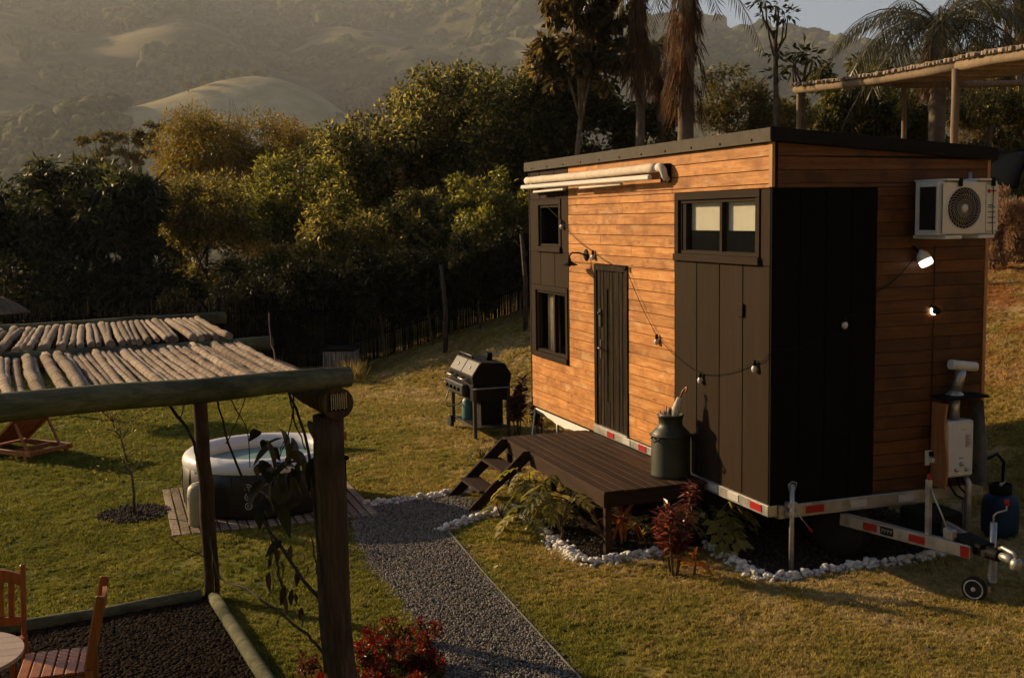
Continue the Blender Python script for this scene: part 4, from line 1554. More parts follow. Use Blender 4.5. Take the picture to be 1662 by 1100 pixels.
MB().box((.25, -D2 - .0042, .372), (.31, -D2 - .0022, .380)).build('grey_lettering', MAT['galv'], ac)
MB().box((-W2 - .004, -D2 + .045, .05), (-W2 + .01, D2 - .05, H2 - .05)).build('side_coil', MAT['dark_in'], ac)
for (a, b, c_, d_) in ((-D2 + .02, D2, .0, .045), (-D2 + .02, D2, H2 - .045, H2), (-D2 + .02, -D2 + .045, .0455, H2 - .0455), (D2 - .05, D2, .0455, H2 - .0455)):
    MB().box((-W2 - .012, a, c_), (-W2 - .0005, b, d_)).build('side_frame', MAT['white_metal'], ac)
for x in (-.13, .25):
    MB().box((x - .16 if x < 0 else x - .16, -D2 - .02, -.035), (x + .03, .29 - .002, -.003), .004).build('bracket_arm', MAT['white_metal'], ac)
    MB().box((x - .16, -D2 - .02, H2 + .003), (x + .03, .27, H2 + .022), .004).build('top_bar', MAT['white_metal'], ac)
    MB().box((x - .02, -D2 - .03, H2 - .05), (x + .02, -D2 - .008, H2 + .03), .004).build('clamp', MAT['black'], ac)
MB().tube([(.255, -D2 - .014, H2 - .04), (.257, -D2 - .014, .0)], .004, 5).build('tie_cord', MAT['black'], ac)
MB().tube([(.36, .27, .35), (.37, .27, .60)], .022, 8).build('pipe_cover', MAT['galv'], ac)

# water heater in its little cabinet
hc = empty('heater_cabinet', (2.05, -.1, .66), 0, 'open cabinet of plank and grey sheet around the water heater', 'cabinet')
pl = MB()
V = []
for i in range(9):
    z = .02 + i * .105
    o_ = .012 * math.sin(i * .8)
    for (x, y) in ((-.235, .098), (-.235 + o_, -.135 - o_), (-.212 + o_, -.137 - o_), (-.212, .098)):
        V.append((x, y, z))
Fq = [(0, 1, 2, 3), (35, 34, 33, 32)]
for i in range(8):
    for k in range(4):
        k2 = (k + 1) % 4
        Fq.append((i * 4 + k, i * 4 + k2, i * 4 + 4 + k2, i * 4 + 4 + k))
pl.add(V, Fq)
pl.build('side_plank', m_wood('raw_plank', [(.20, .075, .02), (.34, .14, .045), (.44, .20, .07)], axis=2, rough=.6), hc)
V, Fq = [], []
for i in range(9):
    z = .0 + i * .108
    o_ = .02 * math.sin(i * .55)
    for (x, y) in ((.235, .096), (.24 + o_, -.14 - o_ * .6), (.243 + o_, -.14 - o_ * .6), (.239, .096)):
        V.append((x, y, z))
for i in range(8):
    for k in range(4):
        k2 = (k + 1) % 4
        Fq.append((i * 4 + k, i * 4 + k2, i * 4 + 4 + k2, i * 4 + 4 + k))
MB().add(V, Fq).build('side_sheet', MAT['galv'], hc)
MB().box((-.25, -.16, .90), (.26, .075, .925), .004).build('cabinet_roof', MAT['black'], hc)
MB().box((-.205, .078, .0), (.232, .096, .895)).build('back_board', MAT['black'], hc)
wh_ = empty('water_heater', (2.02, -.11, .78), 0, 'white gas water heater with three knobs and a tilted flue', 'water heater')
MB().box((-.165, -.10, 0), (.165, .07, .56), .02).build('casing', MAT['white_metal'], wh_)
for x, z in ((.0, .13), (-.06, .075), (.06, .075)):
    k_ = MB().lathe([(.021, 0), (.021, .012), (.016, .026), (.0, .027)], 16, mtx=Matrix.Translation((x + .01, -.10, z)) @ Matrix.Rotation(PI / 2, 4, 'X'))
    k_.build('knob', MAT['galv'], wh_)
MAT['stem_print'] = m_basic('faded_print', (.22, .10, .09), .6, .2)
MB().box((.055, -.1025, .29), (.13, -.1003, .43)).build('sticker', MAT['white_tape'], wh_)
st_ = MB()
for k in range(7):
    st_.box((.062, -.1042, .30 + k * .017), (.085 + .034 * ((k * 7) % 5) / 4, -.1026, .307 + k * .017))
st_.build('sticker_print', MAT['stem_print'], wh_, kind='stuff')
MB().box((-.02, -.1025, .185), (.035, -.1003, .192)).build('badge', MAT['dark_in'], wh_)
MB().box((.0, -.1025, .47), (.07, -.1003, .477)).build('badge', MAT['galv'], wh_)
fl = MB()
fl.tube([(.0, .0, .55), (.0, .0, .78)], .05, 16)
fl.lathe([(.085, .0), (.085, .012), (.05, .05)], 20, (.0, -.0, .80))
fl.tube([(.0, .0, .80), (.03, -.02, .95), (.05, -.03, 1.06)], [.052, .05, .05], 18)
fo = fl.build('flue_pipe', MAT['galv'], wh_)
MB().tube([(-.09, -.03, 1.115), (.20, -.05, 1.075)], .048, 18).build('flue_cap', MAT['white_metal'], fo)
MB().tube([(-.06, .0, .0), (-.05, -.02, -.10), (.02, -.03, -.2), (.12, -.02, -.25)], .010, 6).tube([(.05, 0, 0), (.06, -.03, -.12), (.16, -.04, -.22)], .010, 6).tube([(.11, 0, 0), (.13, -.05, -.14), (.14, -.05, -.30)], .012, 6).build('hoses', MAT['black'], wh_, kind='stuff')
pp = MB().tube([(2.17, -.16, .0), (2.17, -.16, .70), (2.16, -.10, .78)], .035, 12)
tag(pp.build('drain_pipe', MAT['galv']), 'grey upright pipe below the water heater', 'pipe')
gc = empty('gas_cylinder', (2.84, .12, 0), 0, 'blue gas cylinder standing behind the drawbar', 'gas cylinder')
MAT['blue'] = m_basic('blue_paint', (.007, .030, .065), .6, .2, amt=.2)
MB().lathe([(.14, .0), (.15, .02), (.15, .04), (.18, .06), (.185, .12), (.185, .36), (.16, .43), (.09, .47), (.04, .48)], 28).build('tank', MAT['blue'], gc)
MB().lathe([(.11, .45), (.115, .56), (.105, .56), (.10, .45)], 24).build('collar', MAT['black'], gc)
MB().tube([(0, 0, .47), (0, 0, .56), (.04, 0, .58)], .018, 8).build('valve', MAT['galv'], gc)
hs_ = MB().tube([(2.86, .12, .58), (2.85, .10, .80), (2.72, .06, .90), (2.52, -.02, .88), (2.30, -.08, .80), (2.20, -.10, .75)], .016, 8)
tag(hs_.build('gas_hose', MAT['black']), 'black hose arching from the blue cylinder to the heater', 'hose')

# ------------------------------------------------------------------ paths and beds
def inside(px_, py_, poly):
    px_ = np.asarray(px_)
    py_ = np.asarray(py_)
    r = np.zeros(px_.shape, bool)
    n_ = len(poly)
    for i in range(n_):
        x0, y0 = poly[i]
        x1, y1 = poly[(i + 1) % n_]
        c_ = ((y0 > py_) != (y1 > py_)) & (px_ < (x1 - x0) * (py_ - y0) / (y1 - y0 + 1e-12) + x0)
        r ^= c_
    return r


def sheet(name, poly, z, mat, thick=.03):
    n_ = len(poly)
    V = [(x, y, z) for x, y in poly] + [(x, y, z - thick) for x, y in poly]
    F_ = [tuple(range(n_))] + [(i, i + n_, (i + 1) % n_ + n_, (i + 1) % n_) for i in range(n_)]
    o = MB().add(V, F_).build(name, mat)
    return tag(o, kind='structure')


PATH = [(-3.05, 3.92), (-1.9, 4.06), (-1.62, 3.12), (-2.1, 2.76), (-2.45, 2.5), (-2.56, .83), (-2.67, -1.6), (-2.75, -4.2), (-3.7, -4.2), (-3.58, -1.5), (-3.45, .45), (-3.5, 1.64), (-3.36, 3.3)]
BED = [(-1.40, 3.0), (-1.45, 2.2), (-1.5, 1.48), (-1.47, 1.0), (-1.14, .92), (-.66, .98), (-.12, 1.0), (-.12, .55), (-.19, -.05), (-.07, -.2), (.2, -.18), (.9, -.17), (1.44, -.2), (2.0, -.12), (2.5, .4), (2.5, 6.1), (-.05, 6.2), (-.1, 3.9), (-1.2, 3.6)]
PADC = Vector((-5.04, 1.25, 0))            # the pergola's far right post
PU = Vector((-.9857, -.1685, 0))           # along its long side, away from the path
PV = Vector((.0934, -.9956, 0))            # towards the viewer
PAD = [tuple((PADC + PU * a + PV * b)[:2]) for a, b in ((-.02, -.02), (5.2, -.02), (5.2, 4.3), (-.02, 4.3))]
sheet('gravel_path', PATH, .010, MAT['gravel'])
sheet('mulch_bed', BED, .012, MAT['soil'])
sheet('pebble_floor', PAD, .014, MAT['soil'])
ed = MB()
pe = [(-2.45, 2.5), (-2.56, .83), (-2.67, -1.6), (-2.75, -4.2)]
for a, b in zip(pe[:-1], pe[1:]):
    ed.bar((a[0] + .01, a[1], .012), (b[0] + .01, b[1], .012), .008, .035)
tag(ed.build('path_edging', MAT['galv']), 'thin pale edging strip between gravel path and lawn', 'edging')

grav = lib_collection('gravel_bits', [lump('gravel_bit', MAT['gravel'], 1.0, k, 1, .3, (1, .8, .65)) for k in range(5)])
peb = lib_collection('pebble_bits', [lump('pebble_bit', MAT['pebble'], 1.0, k + 9, 2, .2, (1, .75, .5)) for k in range(6)])


def pts_in(poly, n_, zz, rng):
    p = np.array(poly)
    lo, hi = p.min(0), p.max(0)
    a = rng.uniform(lo[0], hi[0], n_)
    b = rng.uniform(lo[1], hi[1], n_)
    k = inside(a, b, poly)
    return np.stack([a[k], b[k], np.full(k.sum(), zz) + rng.uniform(0, .008, k.sum())], -1)


gpp = [pts_in(PATH, 62000, .012, nr)]
for (x0, y0), (x1, y1) in zip(PATH, PATH[1:] + PATH[:1]):      # bits kicked over the edges
    L_ = math.hypot(x1 - x0, y1 - y0)
    n_ = int(L_ * 170)
    q = nr.random(n_)
    gpp.append(np.stack([x0 + (x1 - x0) * q + nr.normal(0, .045, n_), y0 + (y1 - y0) * q + nr.normal(0, .045, n_), np.full(n_, .014)], -1))
scatter('path_gravel', np.concatenate(gpp), grav, .006, .016, 3.0, 'stuff', 'grey gravel covering the garden path', 'gravel')
pp_ = pts_in(PAD, 95000, .018, nr)
pp_ = pp_[pp_[:, 0] > -8.2]
scatter('floor_pebbles', pp_, peb, .012, .026, .6, 'stuff', 'brown pebbles under the pole pergola', 'pebbles')
bp = pts_in(BED, 16000, .014, nr)
scatter('bed_gravel', bp, lib_collection('mulch_bits', [lump('mulch_bit', m_basic('mulch_chip', (.045, .034, .026), .85, .2, vary=.6), 1.0, k + 30, 1, .35, (1, .7, .4)) for k in range(4)]), .008, .024, 3.0, 'stuff', 'dark mulch and gravel under deck and cabin', 'mulch')

# ------------------------------------------------------------------ turf
tufts = []
for k in range(6):
    rg = np.random.default_rng(k)
    nb = 16
    ang = rg.uniform(0, 2 * PI, nb)
    rad_ = rg.uniform(0, .035, nb)
    base = np.stack([np.cos(ang) * rad_, np.sin(ang) * rad_, np.zeros(nb)], -1)
    a2 = rg.uniform(0, 2 * PI, nb)
    lean = rg.uniform(.2, .9, nb)
    hgt = rg.uniform(.014, .032, nb)
    side = np.stack([-np.sin(a2), np.cos(a2), np.zeros(nb)], -1) * .0034
    tip = base + np.stack([np.cos(a2) * lean * hgt, np.sin(a2) * lean * hgt, hgt], -1)
    mid = base + np.stack([np.cos(a2) * lean * hgt * .35, np.sin(a2) * lean * hgt * .35, hgt * .6], -1)
    V = np.stack([base - side, base + side, mid + side * .8, mid - side * .8, tip + side * .1, tip - side * .1], 1).reshape(-1, 3)
    F = np.concatenate([np.array([(0, 1, 2, 3), (3, 2, 4, 5)]) + 6 * i for i in range(nb)])
    o = mesh_np('grass_tuft', V, F, MAT['blade'])
    tufts.append(o)
tcol = lib_collection('grass_tufts', tufts)
N0 = 900000
gxr = nr.uniform(-10.5, 11.5, N0)
gyr = nr.uniform(-4.5, 24, N0)
dx, dy = gxr - CAM.x, gyr - CAM.y
dep = dx * _f.x + dy * _f.y
lat = dx * _r.x + dy * _r.y
zz = ground_h(gxr, gyr)
keep = (dep > 4) & (np.abs(lat) < dep * .47 + 1.2) & (nr.random(N0) < np.clip((9.5 / np.maximum(dep, 1)) ** 1.25, 0, 1))
for poly in (PATH, BED, PAD): keep &= ~inside(gxr, gyr, poly)
keep &= ~((gxr > 0) & (gxr < 2.5) & (gyr > 0) & (gyr < 6.3))
keep &= np.hypot(gxr + 5.63, (gyr - 4.65)) > .40
# thin, worn patches
wn_ = np.array([mnoise.noise(Vector((a * .9, b * .9, 7.7))) for a, b in zip(gxr[keep], gyr[keep])])
ix = np.where(keep)[0]
keep[ix[(wn_ > .34) & (nr.random(len(ix)) < .75)]] = False
gp = np.stack([gxr, gyr, zz + np.where((np.abs(gxr + .5) < 4) & (gyr > -4) & (gyr < 8), 0, 0.0)], -1)[keep]
gs = (np.maximum(1, dep[keep] / 11.0)) ** .55 * np.array([max(.45, .82 + .35 * mnoise.noise(Vector((a * 1.4, b * 1.4, 3.1))) + .25 * mnoise.noise(Vector((a * 5.0, b * 5.0, 8.1)))) for a, b in gp[:, :2]])
scatter('lawn_grass', gp, tcol, .75, 1.45, .3, 'stuff', 'short mown grass of the lawn', 'grass', scales=gs)

# ------------------------------------------------------------------ white border stones
stone_meshes = []
for k in range(9):
    o = lump('stone', MAT['stone'], 1.0, k + 50, 2, .32, (1, .8, .66))
    stone_meshes.append(o.data)


def border(label, line, per_m, width, seed, loc):
    rg = random.Random(seed)
    root = empty('stone_border', loc, 0, label, 'stone border', 'white stone borders')
    L0 = Vector(loc)
    for (a, b) in zip(line[:-1], line[1:]):
        a, b = Vector(a + (0,)), Vector(b + (0,))
        d_ = b - a
        sd_ = Vector((-d_.y, d_.x, 0)).normalized()
        for k in range(max(2, int(d_.length * per_m))):
            q = rg.random()
            w_ = rg.gauss(0, width * .42)
            o = bpy.data.objects.new('stone', rg.choice(stone_meshes))
            C.objects.link(o)
            s = rg.uniform(.018, .038) * (1.15 if abs(w_) < width * .3 else .9)
            z = s * .5 + (s * .9 if abs(w_) < width * .35 and rg.random() < .45 else 0)
            o.location = a + d_ * q + sd_ * w_ - L0 + Vector((0, 0, z))
            o.scale = (s * rg.uniform(.85, 1.3), s, s)
            o.rotation_euler = (rg.uniform(-.4, .4), rg.uniform(-.4, .4), rg.uniform(0, 6.28))
            o.parent = root


border('white stone border across the far end of the gravel path', [(-3.06, 3.99), (-2.6, 4.02), (-1.95, 4.14), (-1.5, 4.2)], 130, .10, 1, (-2.5, 4.0, 0))
border('white stone border from the path to the foot of the steps', [(-2.50, 2.58), (-2.12, 2.82), (-1.62, 3.08), (-1.45, 3.12)], 190, .12, 2, (-2.0, 2.8, 0))
border('white stone border along the lawn edge of the deck', [(-1.44, 2.85), (-1.51, 2.17), (-1.54, 1.48), (-1.52, .98)], 155, .15, 3, (-1.45, 1.8, 0))
border('white stone border rounding the front deck leg towards the red plant', [(-1.52, .98), (-1.40, .88), (-1.14, .88), (-.66, .95)], 170, .13, 5, (-1.1, .9, 0))
border('white stone border running from under the panel to the corner jack', [(-.11, 1.02), (-.12, .55), (-.20, -.05), (-.08, -.24), (.2, -.22)], 165, .12, 4, (-.1, .2, 0))
border('white stone border from the corner jack to the drawbar', [(.2, -.22), (.9, -.20), (1.44, -.25), (2.0, -.15)], 125, .09, 6, (1.1, -.2, 0))

# ------------------------------------------------------------------ deck and steps
dk = empty('wooden_deck', (-.63, 2.65, 0), 0, 'dark brown wooden deck in front of the cabin door', 'deck')
DO = Vector((-.63, 2.65, 0))


def part(mb, name, mat, root, base, loc=None, kind=None):
    """mesh given in world metres, hung under root whose origin is base"""
    base = Vector(base)
    mb.v = [tuple(Vector(p) - base) for p in mb.v]
    l_ = None if loc is None else Vector(loc) - base
    return mb.build(name, mat, root, l_, kind)


DZ = .655
nbd = 10
for k in range(nbd):
    x0 = -1.225 + k * (1.165 / nbd)
    x1 = x0 + 1.165 / nbd - .007
    e0, e1 = brd.uniform(-.012, .012), brd.uniform(-.012, .012)
    part(MB().box((x0, 1.09 + e0, DZ - .028 - .003 * brd.random()), (x1, 4.21 + e1, DZ - .003 * brd.random()), .004), 'deck_board', MAT['deck'], dk, DO, ((x0 + x1) / 2, 2.6, DZ))
part(MB().box((-1.215, 1.12, DZ - .175), (-1.185, 4.19, DZ - .035), .004), 'fascia_board', MAT['deck'], dk, DO, (-1.2, 2.6, .55))
part(MB().box((-1.18, 1.11, DZ - .165), (-.08, 1.135, DZ - .035), .004), 'fascia_board', MAT['deck_x'], dk, DO, (-.6, 1.12, .55))
part(MB().box((-1.18, 4.165, DZ - .165), (-.08, 4.19, DZ - .035), .004), 'fascia_board', MAT['deck_x'], dk, DO, (-.6, 4.18, .55))
for y in (1.9, 2.65, 3.4):
    part(MB().box((-1.18, y, DZ - .15), (-.08, y + .04, DZ - .034)), 'joist', MAT['deck_x'], dk, DO, (-.6, y, .55))
for (x, y) in ((-1.16, 1.16), (-1.16, 2.65), (-1.16, 4.13), (-.14, 1.16), (-.14, 2.65), (-.14, 4.13)):
    part(MB().box((x - .035, y - .03, 0), (x + .035, y + .03, DZ - .176 if x < -1 else DZ - .034), .003), 'leg', MAT['deck'], dk, DO, (x, y, .2))
part(MB().bar((-1.16, 1.22, .12), (-1.16, 1.62, .47), .028, .05), 'brace', MAT['deck'], dk, DO, (-1.16, 1.4, .3))
part(MB().box((-1.175, 1.20, .14), (-1.145, 4.10, .20)), 'stretcher', MAT['deck'], dk, DO, (-1.16, 2.6, .17))
stp = empty('wooden_steps', (-1.65, 3.65, 0), 0, 'dark wooden open steps leading from the path up to the deck', 'steps')
SO2 = Vector((-1.65, 3.65, 0))
for y in (3.24, 4.04):
    mm_ = MB().prism([(-2.02, .0), (-1.86, .0), (-1.215, .56), (-1.215, .66), (-1.30, .66)], 1, y - .02, y + .02)
    part(mm_, 'stringer', MAT['deck_x'], stp, SO2, (-1.6, y, .3))
for x0, z in ((-1.84, .215), (-1.56, .43)):
    part(MB().box((x0, 3.262, z - .015), (x0 + .25, 4.018, z + .015), .004), 'tread', MAT['deck'], stp, SO2, (x0 + .12, 3.65, z))

# ------------------------------------------------------------------ milk can with umbrella
mc = empty('milk_can', (-.28, 1.48, DZ), 0, 'dark green metal milk can standing on the deck', 'can')
MB().lathe([(.0, .0), (.185, .0), (.192, .012), (.190, .03), (.186, .05), (.187, .40), (.178, .43), (.14, .47), (.115, .50), (.112, .55), (.118, .56), (.118, .585), (.128, .59), (.128, .605), (.112, .605), (.108, .50), (.0, .48)], 36).build('body', MAT['can'], mc)
mc.scale = (1.1, 1.1, 1.08)
MB().lathe([(.187, .395), (.194, .40), (.194, .412), (.182, .42)], 36).build('shoulder_band', MAT['can'], mc)
for a in (R(200), R(20), R(110)):
    c_, s_ = math.cos(a), math.sin(a)
    tdir = Vector((-s_, c_, 0))
    b0 = Vector((c_, s_, 0)) * .185
    MB().tube([b0 + tdir * .055 + Vector((0, 0, .40)), b0 * 1.2 + tdir * .05 + Vector((0, 0, .385)), b0 * 1.22 + Vector((0, 0, .36)), b0 * 1.2 - tdir * .05 + Vector((0, 0, .385)), b0 - tdir * .055 + Vector((0, 0, .40))], .010, 8).build('handle', MAT['can'], mc)
um = empty('umbrella', (-.26, 1.47, 1.21), 0, 'folded pale umbrella with a curved wooden handle in the milk can', 'umbrella')
ps = [(.0, -.01, .0), (.02, -.03, .14), (.05, -.06, .28)]
MB().tube(ps, [.028, .05, .03], 10).build('canopy', MAT['canvas'], um)
hk = [(.05, -.06, .27), (.075, -.09, .36)] + [(.075 + .012 + .03 * math.sin(k * .5) * .6, -.09 - .022 * (1 - math.cos(k * .52)), .36 + .03 * math.sin(k * .52)) for k in range(1, 8)]
MB().tube(hk, .010, 8).build('handle', MAT['teak'], um)
pt = MB().lathe([(.055, .10), (.062, .17), (.066, .19), (.058, .19), (.05, .11)], 20, (-.32, 1.52, 1.12))
tag(pt.build('white_cup', MAT['canvas']), 'cream cup of dry sticks stuck in the neck of the milk can', 'cup')
ds = MB()
for k in range(16):
    a = rnd.uniform(0, 6.28)
    ds.tube([(-.32 + .02 * math.cos(a), 1.52 + .02 * math.sin(a), 1.23), (-.32 + .06 * math.cos(a), 1.52 + .06 * math.sin(a), 1.31 + rnd.uniform(0, .07))], [.007, .010], 5)
tag(ds.build('dry_sticks', MAT['pole'], kind='stuff'), 'bundle of dry twigs in the cream cup', 'twigs')


# ------------------------------------------------------------------ garden plants
def lobed_leaf_mesh(name, L, mat, seed, lobes=5):
    """deeply cut leaf along +x, drooping, folded along its rib"""
    rg = random.Random(seed)
    P, A, N_, LL, LW = [], [], [], [], []
    for i in range(lobes):
        q = i / (lobes - 1)
        x = L * (.05 + .62 * q)
        z = -.25 * L * q * q
        for s in (-1, 1):
            P.append((x, 0, z))
            A.append((.35 + .5 * q, s * (.95 - .35 * q), -.12 - .15 * q + rg.uniform(-.1, .1)))
            N_.append((0, -s * .25, 1))
            LL.append(L * (.50 - .12 * abs(q - .35)) * rg.uniform(.85, 1.1))
            LW.append(L * .25)
    P.append((L * .66, 0, -.12 * L))
    A.append((1, 0, -.5))
    N_.append((0, 0, 1))
    LL.append(L * .45)
    LW.append(L * .2)
    V, F_ = leaf_quads(np.array(P, float), np.array(A, float), np.array(N_, float), np.array(LL), np.array(LW), .08)
    # rib blade that joins the lobes
    rib = np.array([(0, 0, .0), (L * .35, L * .055, -.05 * L), (L * .8, 0, -.2 * L), (L * .35, -L * .055, -.05 * L)], float)
    V = np.concatenate([V, rib])
    F_ = np.concatenate([F_, [[len(V) - 4, len(V) - 3, len(V) - 2, len(V) - 1]]])
    o = mesh_np(name, V, F_, mat)
    me = o.data
    bpy.data.objects.remove(o)
    return me


MAT['lf_phil'] = m_leaf('philodendron_leaf', (.09, .095, .022), (.19, .175, .042), (.34, .28, .09), rough=.55, spec=.15, trans=.45, island=False)
MAT['lf_orange'] = m_leaf('orange_strap_leaf', (.30, .09, .015), (.45, .15, .025), (.55, .24, .05), trans=.45, island=False)
MAT['lf_red'] = m_leaf('dark_red_leaf', (.045, .012, .012), (.11, .028, .020), (.36, .14, .085), rough=.35, spec=.6, trans=.35)
MAT['lf_redb'] = m_leaf('bright_red_leaf', (.05, .008, .008), (.14, .016, .014), (.26, .045, .025), trans=.35)
MAT['stem'] = m_basic('plant_stem', (.13, .10, .05), .7, .2, amt=.3)
phil_meshes = [lobed_leaf_mesh('leaf', .30, MAT['lf_phil'], k, 4) for k in range(3)]


def philodendron(label, x, y, n_, hgt, spread, seed, scale=1.0, z=0.0):
    rg = random.Random(seed)
    root = empty('philodendron', (x, y, z), 0, label, 'plant', 'cut-leaf plants around the deck')
    st = MB()
    trunkh = hgt * .35
    st.tube([(0, 0, 0), (.02, .01, trunkh * .6), (.0, .03, trunkh)], [.022, .018, .014], 7)
    for k in range(n_):
        a = k * 2.4 + rg.uniform(-.4, .4)
        rr_ = spread * rg.uniform(.35, 1.0)
        zt_ = hgt * rg.uniform(.55, 1.0)
        s0 = Vector((0, .02, trunkh * rg.uniform(.5, 1)))
        e = Vector((math.cos(a) * rr_, math.sin(a) * rr_, zt_))
        st.tube([s0, s0.lerp(e, .5) + Vector((0, 0, .08)), e], [.009, .007, .005], 5)
        o = bpy.data.objects.new('leaf', rg.choice(phil_meshes))
        C.objects.link(o)
        o.parent = root
        o.location = e
        s = scale * rg.uniform(.75, 1.2)
        o.scale = (s, s, s)
        o.rotation_euler = (rg.uniform(-.3, .3), rg.uniform(.05, .6), a + rg.uniform(-.3, .3))
    st.build('stem', MAT['stem'], root)


philodendron('cut-leaf plant rising between steps and deck edge', -1.48, 2.52, 12, .62, .28, 1, .95)
philodendron('cut-leaf plant leaning out over the stones left of the deck legs', -1.62, 2.10, 8, .32, .26, 2, .8)
philodendron('cut-leaf plant on a bare stem before the middle of the deck', -1.46, 1.66, 9, .60, .26, 3, 1.0)
philodendron('cut-leaf plant behind the white stones midway along the deck', -1.38, 2.12, 8, .50, .26, 8, .9)
philodendron('cut-leaf plant with large leaves under the brown panel', -.10, .92, 11, .56, .34, 4, 1.2)
philodendron('low cut-leaf plant behind the tall red plant', -.50, 1.05, 7, .42, .26, 5, .9)
philodendron('small pale cut-leaf plant on the lawn behind the steps', -1.10, 5.40, 5, .36, .16, 6, .6)
philodendron('small cut-leaf plant low in front of the steps', -1.75, 2.75, 5, .22, .2, 7, .6)


def strap_mesh(L, w, mat, bend):
    V = []
    n_ = 7
    for i in range(n_):
        q = i / (n_ - 1)
        x = L * (q - .15 * q * q)
        z = L * (.55 * q - bend * q * q)
        ww = w * math.sin(PI * (.08 + .9 * q)) ** .8
        V += [(x, ww, z + ww * .25), (x, 0, z), (x, -ww, z + ww * .25)]
    F_ = []
    for i in range(n_ - 1):
        a = i * 3
        F_ += [(a, a + 3, a + 4, a + 1), (a + 1, a + 4, a + 5, a + 2)]
    o = mesh_np('leaf', np.array(V), np.array(F_), mat, smooth=True)
    me = o.data
    bpy.data.objects.remove(o)
    return me


ti_m = [strap_mesh(.30, .022, MAT['lf_orange'], b) for b in (.5, .8, 1.1)]


def ti_plant(label, x, y, z0, n_, seed, s=1.0):
    rg = random.Random(seed)
    root = empty('orange_ti_plant', (x, y, 0), 0, label, 'plant', 'orange strap-leaved plants')
    MB().tube([(0, 0, 0), (.01, 0, z0)], [.014, .010], 6).build('stem', MAT['stem'], root)
    for k in range(n_):
        o = bpy.data.objects.new('leaf', rg.choice(ti_m))
        C.objects.link(o)
        o.parent = root
        o.location = (0, 0, z0 + rg.uniform(-.05, .03))
        q = s * rg.uniform(.8, 1.15)
        o.scale = (q, q, q)
        o.rotation_euler = (rg.uniform(-.2, .2), rg.uniform(-.9, .7), k * 2.4)


ti_plant('orange strap-leaved plant beside the front deck leg', -.93, 1.32, .26, 22, 1)
ti_plant('drooping orange plant at the foot of the tall red plant', -.70, .20, .12, 12, 2, .85)


def cordyline(label, x, y, hgt, n_, seed, leaf=.13, stems=4, spread=.16, z=0.0):
    rg = np.random.default_rng(seed)
    root = empty('red_cordyline', (x, y, z), 0, label, 'plant', 'dark red bushy plants')
    st = MB()
    P, A = [], []
    for k in range(stems):
        a = k * 2 * PI / stems + rg.uniform(-.4, .4)
        e = Vector((math.cos(a) * spread * rg.uniform(.2, 1), math.sin(a) * spread * rg.uniform(.2, 1), hgt * (1.0 if k == 0 else rg.uniform(.62, .9))))
        b0 = Vector((math.cos(a) * .03, math.sin(a) * .03, 0))
        st.tube([b0, b0.lerp(e, .5), e], [.012, .010, .006], 6)
        for i in range(n_):
            q = rg.uniform(.30, 1.0) ** .8
            p = b0.lerp(e, q)
            b = rg.uniform(0, 2 * PI)
            P.append(tuple(p))
            A.append((math.cos(b), math.sin(b), rg.uniform(-.5, .9)))
    st.build('stem', MAT['stem'], root)
    P, A = np.array(P), np.array(A)
    V, F_ = leaf_quads(P, A, rg.normal(size=P.shape) * .3 + np.array((0, 0, 1)), leaf * rg.uniform(.7, 1.25, len(P)), leaf * .30 * rg.uniform(.8, 1.2, len(P)))
    mesh_np('leaves', V, F_, MAT['lf_red'], root, kind='stuff')


cordyline('tall dark red leafy plant standing in the lawn before the deck', -.88, .26, .84, 120, 1, .12, 5, .2)
cordyline('dark red leafy plant between grill and cabin', .10, 7.30, .90, 110, 2, .14, 4, .18)
cordyline('second dark red plant close beside the cabin, right of its twin', .42, 7.2, .66, 80, 3, .13, 3, .13)
m = MB().lathe([(.0, .016), (.12, .014), (.17, .004), (.18, -.02)], 24, (-.88, .26, .0))
tag(m.build('soil_ring', MAT['soil']), 'round patch of bare soil around the tall red plant', 'soil')

# ------------------------------------------------------------------ pole pergola in the left foreground
pg = empty('pole_pergola', PADC, 0, 'log pergola with a roof of pale round poles in the left foreground', 'pergola')
PO = Vector(PADC)
POST1 = Vector((-4.64, -2.84, 0))


def logtube(a, b, r0, r1, n_=9, seed=0, wob=.012, seg=14):
    a, b = Vector(a), Vector(b)
    rg = random.Random(seed)
    ps, rs = [], []
    for i in range(n_):
        q = i / (n_ - 1)
        ps.append(a.lerp(b, q) + Vector((rg.uniform(-wob, wob), rg.uniform(-wob, wob), rg.uniform(-wob, wob))) * (0 if i in (0, n_ - 1) else 1))
        rs.append((r0 + (r1 - r0) * q) * rg.uniform(.97, 1.03))
    return MB().tube(ps, rs, seg)


part(logtube(POST1, POST1 + Vector((-.02, .03, 2.31)), .092, .088, 10, 1), 'post', MAT['post'], pg, PO, POST1 + Vector((0, 0, 1)))
part(logtube(PADC + Vector((0, -.02, 0)), PADC + Vector((-.03, 0, 2.33)), .070, .062, 10, 2), 'post', MAT['post'], pg, PO, PADC + Vector((0, 0, 1)))
for p in (PADC + PU * 4.2, POST1 + PU * 4.2):
    part(logtube(p, p + Vector((0, 0, 2.33)), .08, .07, 8, 3), 'post', MAT['post'], pg, PO, p + Vector((0, 0, 1)))
for off in (0, 4.2):
    a = Vector((-4.625, -2.93, 2.39)) + PU * off
    b = Vector((-5.09, 1.55, 2.42)) + PU * off
    part(logtube(a, b, .088, .062, 9, 5), 'cross_log', MAT['post'], pg, PO, a)
npl = MB()
npl.box((-.05, -.003, -.045), (.05, .003, .045))
pm = Matrix.Translation((-4.625, -2.936, 2.395)) @ Matrix.Rotation(math.atan2(PV.y, PV.x) + PI / 2, 4, 'Z')
npl.v = [tuple(pm @ Vector(p)) for p in npl.v]
npo = part(npl, 'nail_plate', MAT['black'], pg, PO)
tt = MB()
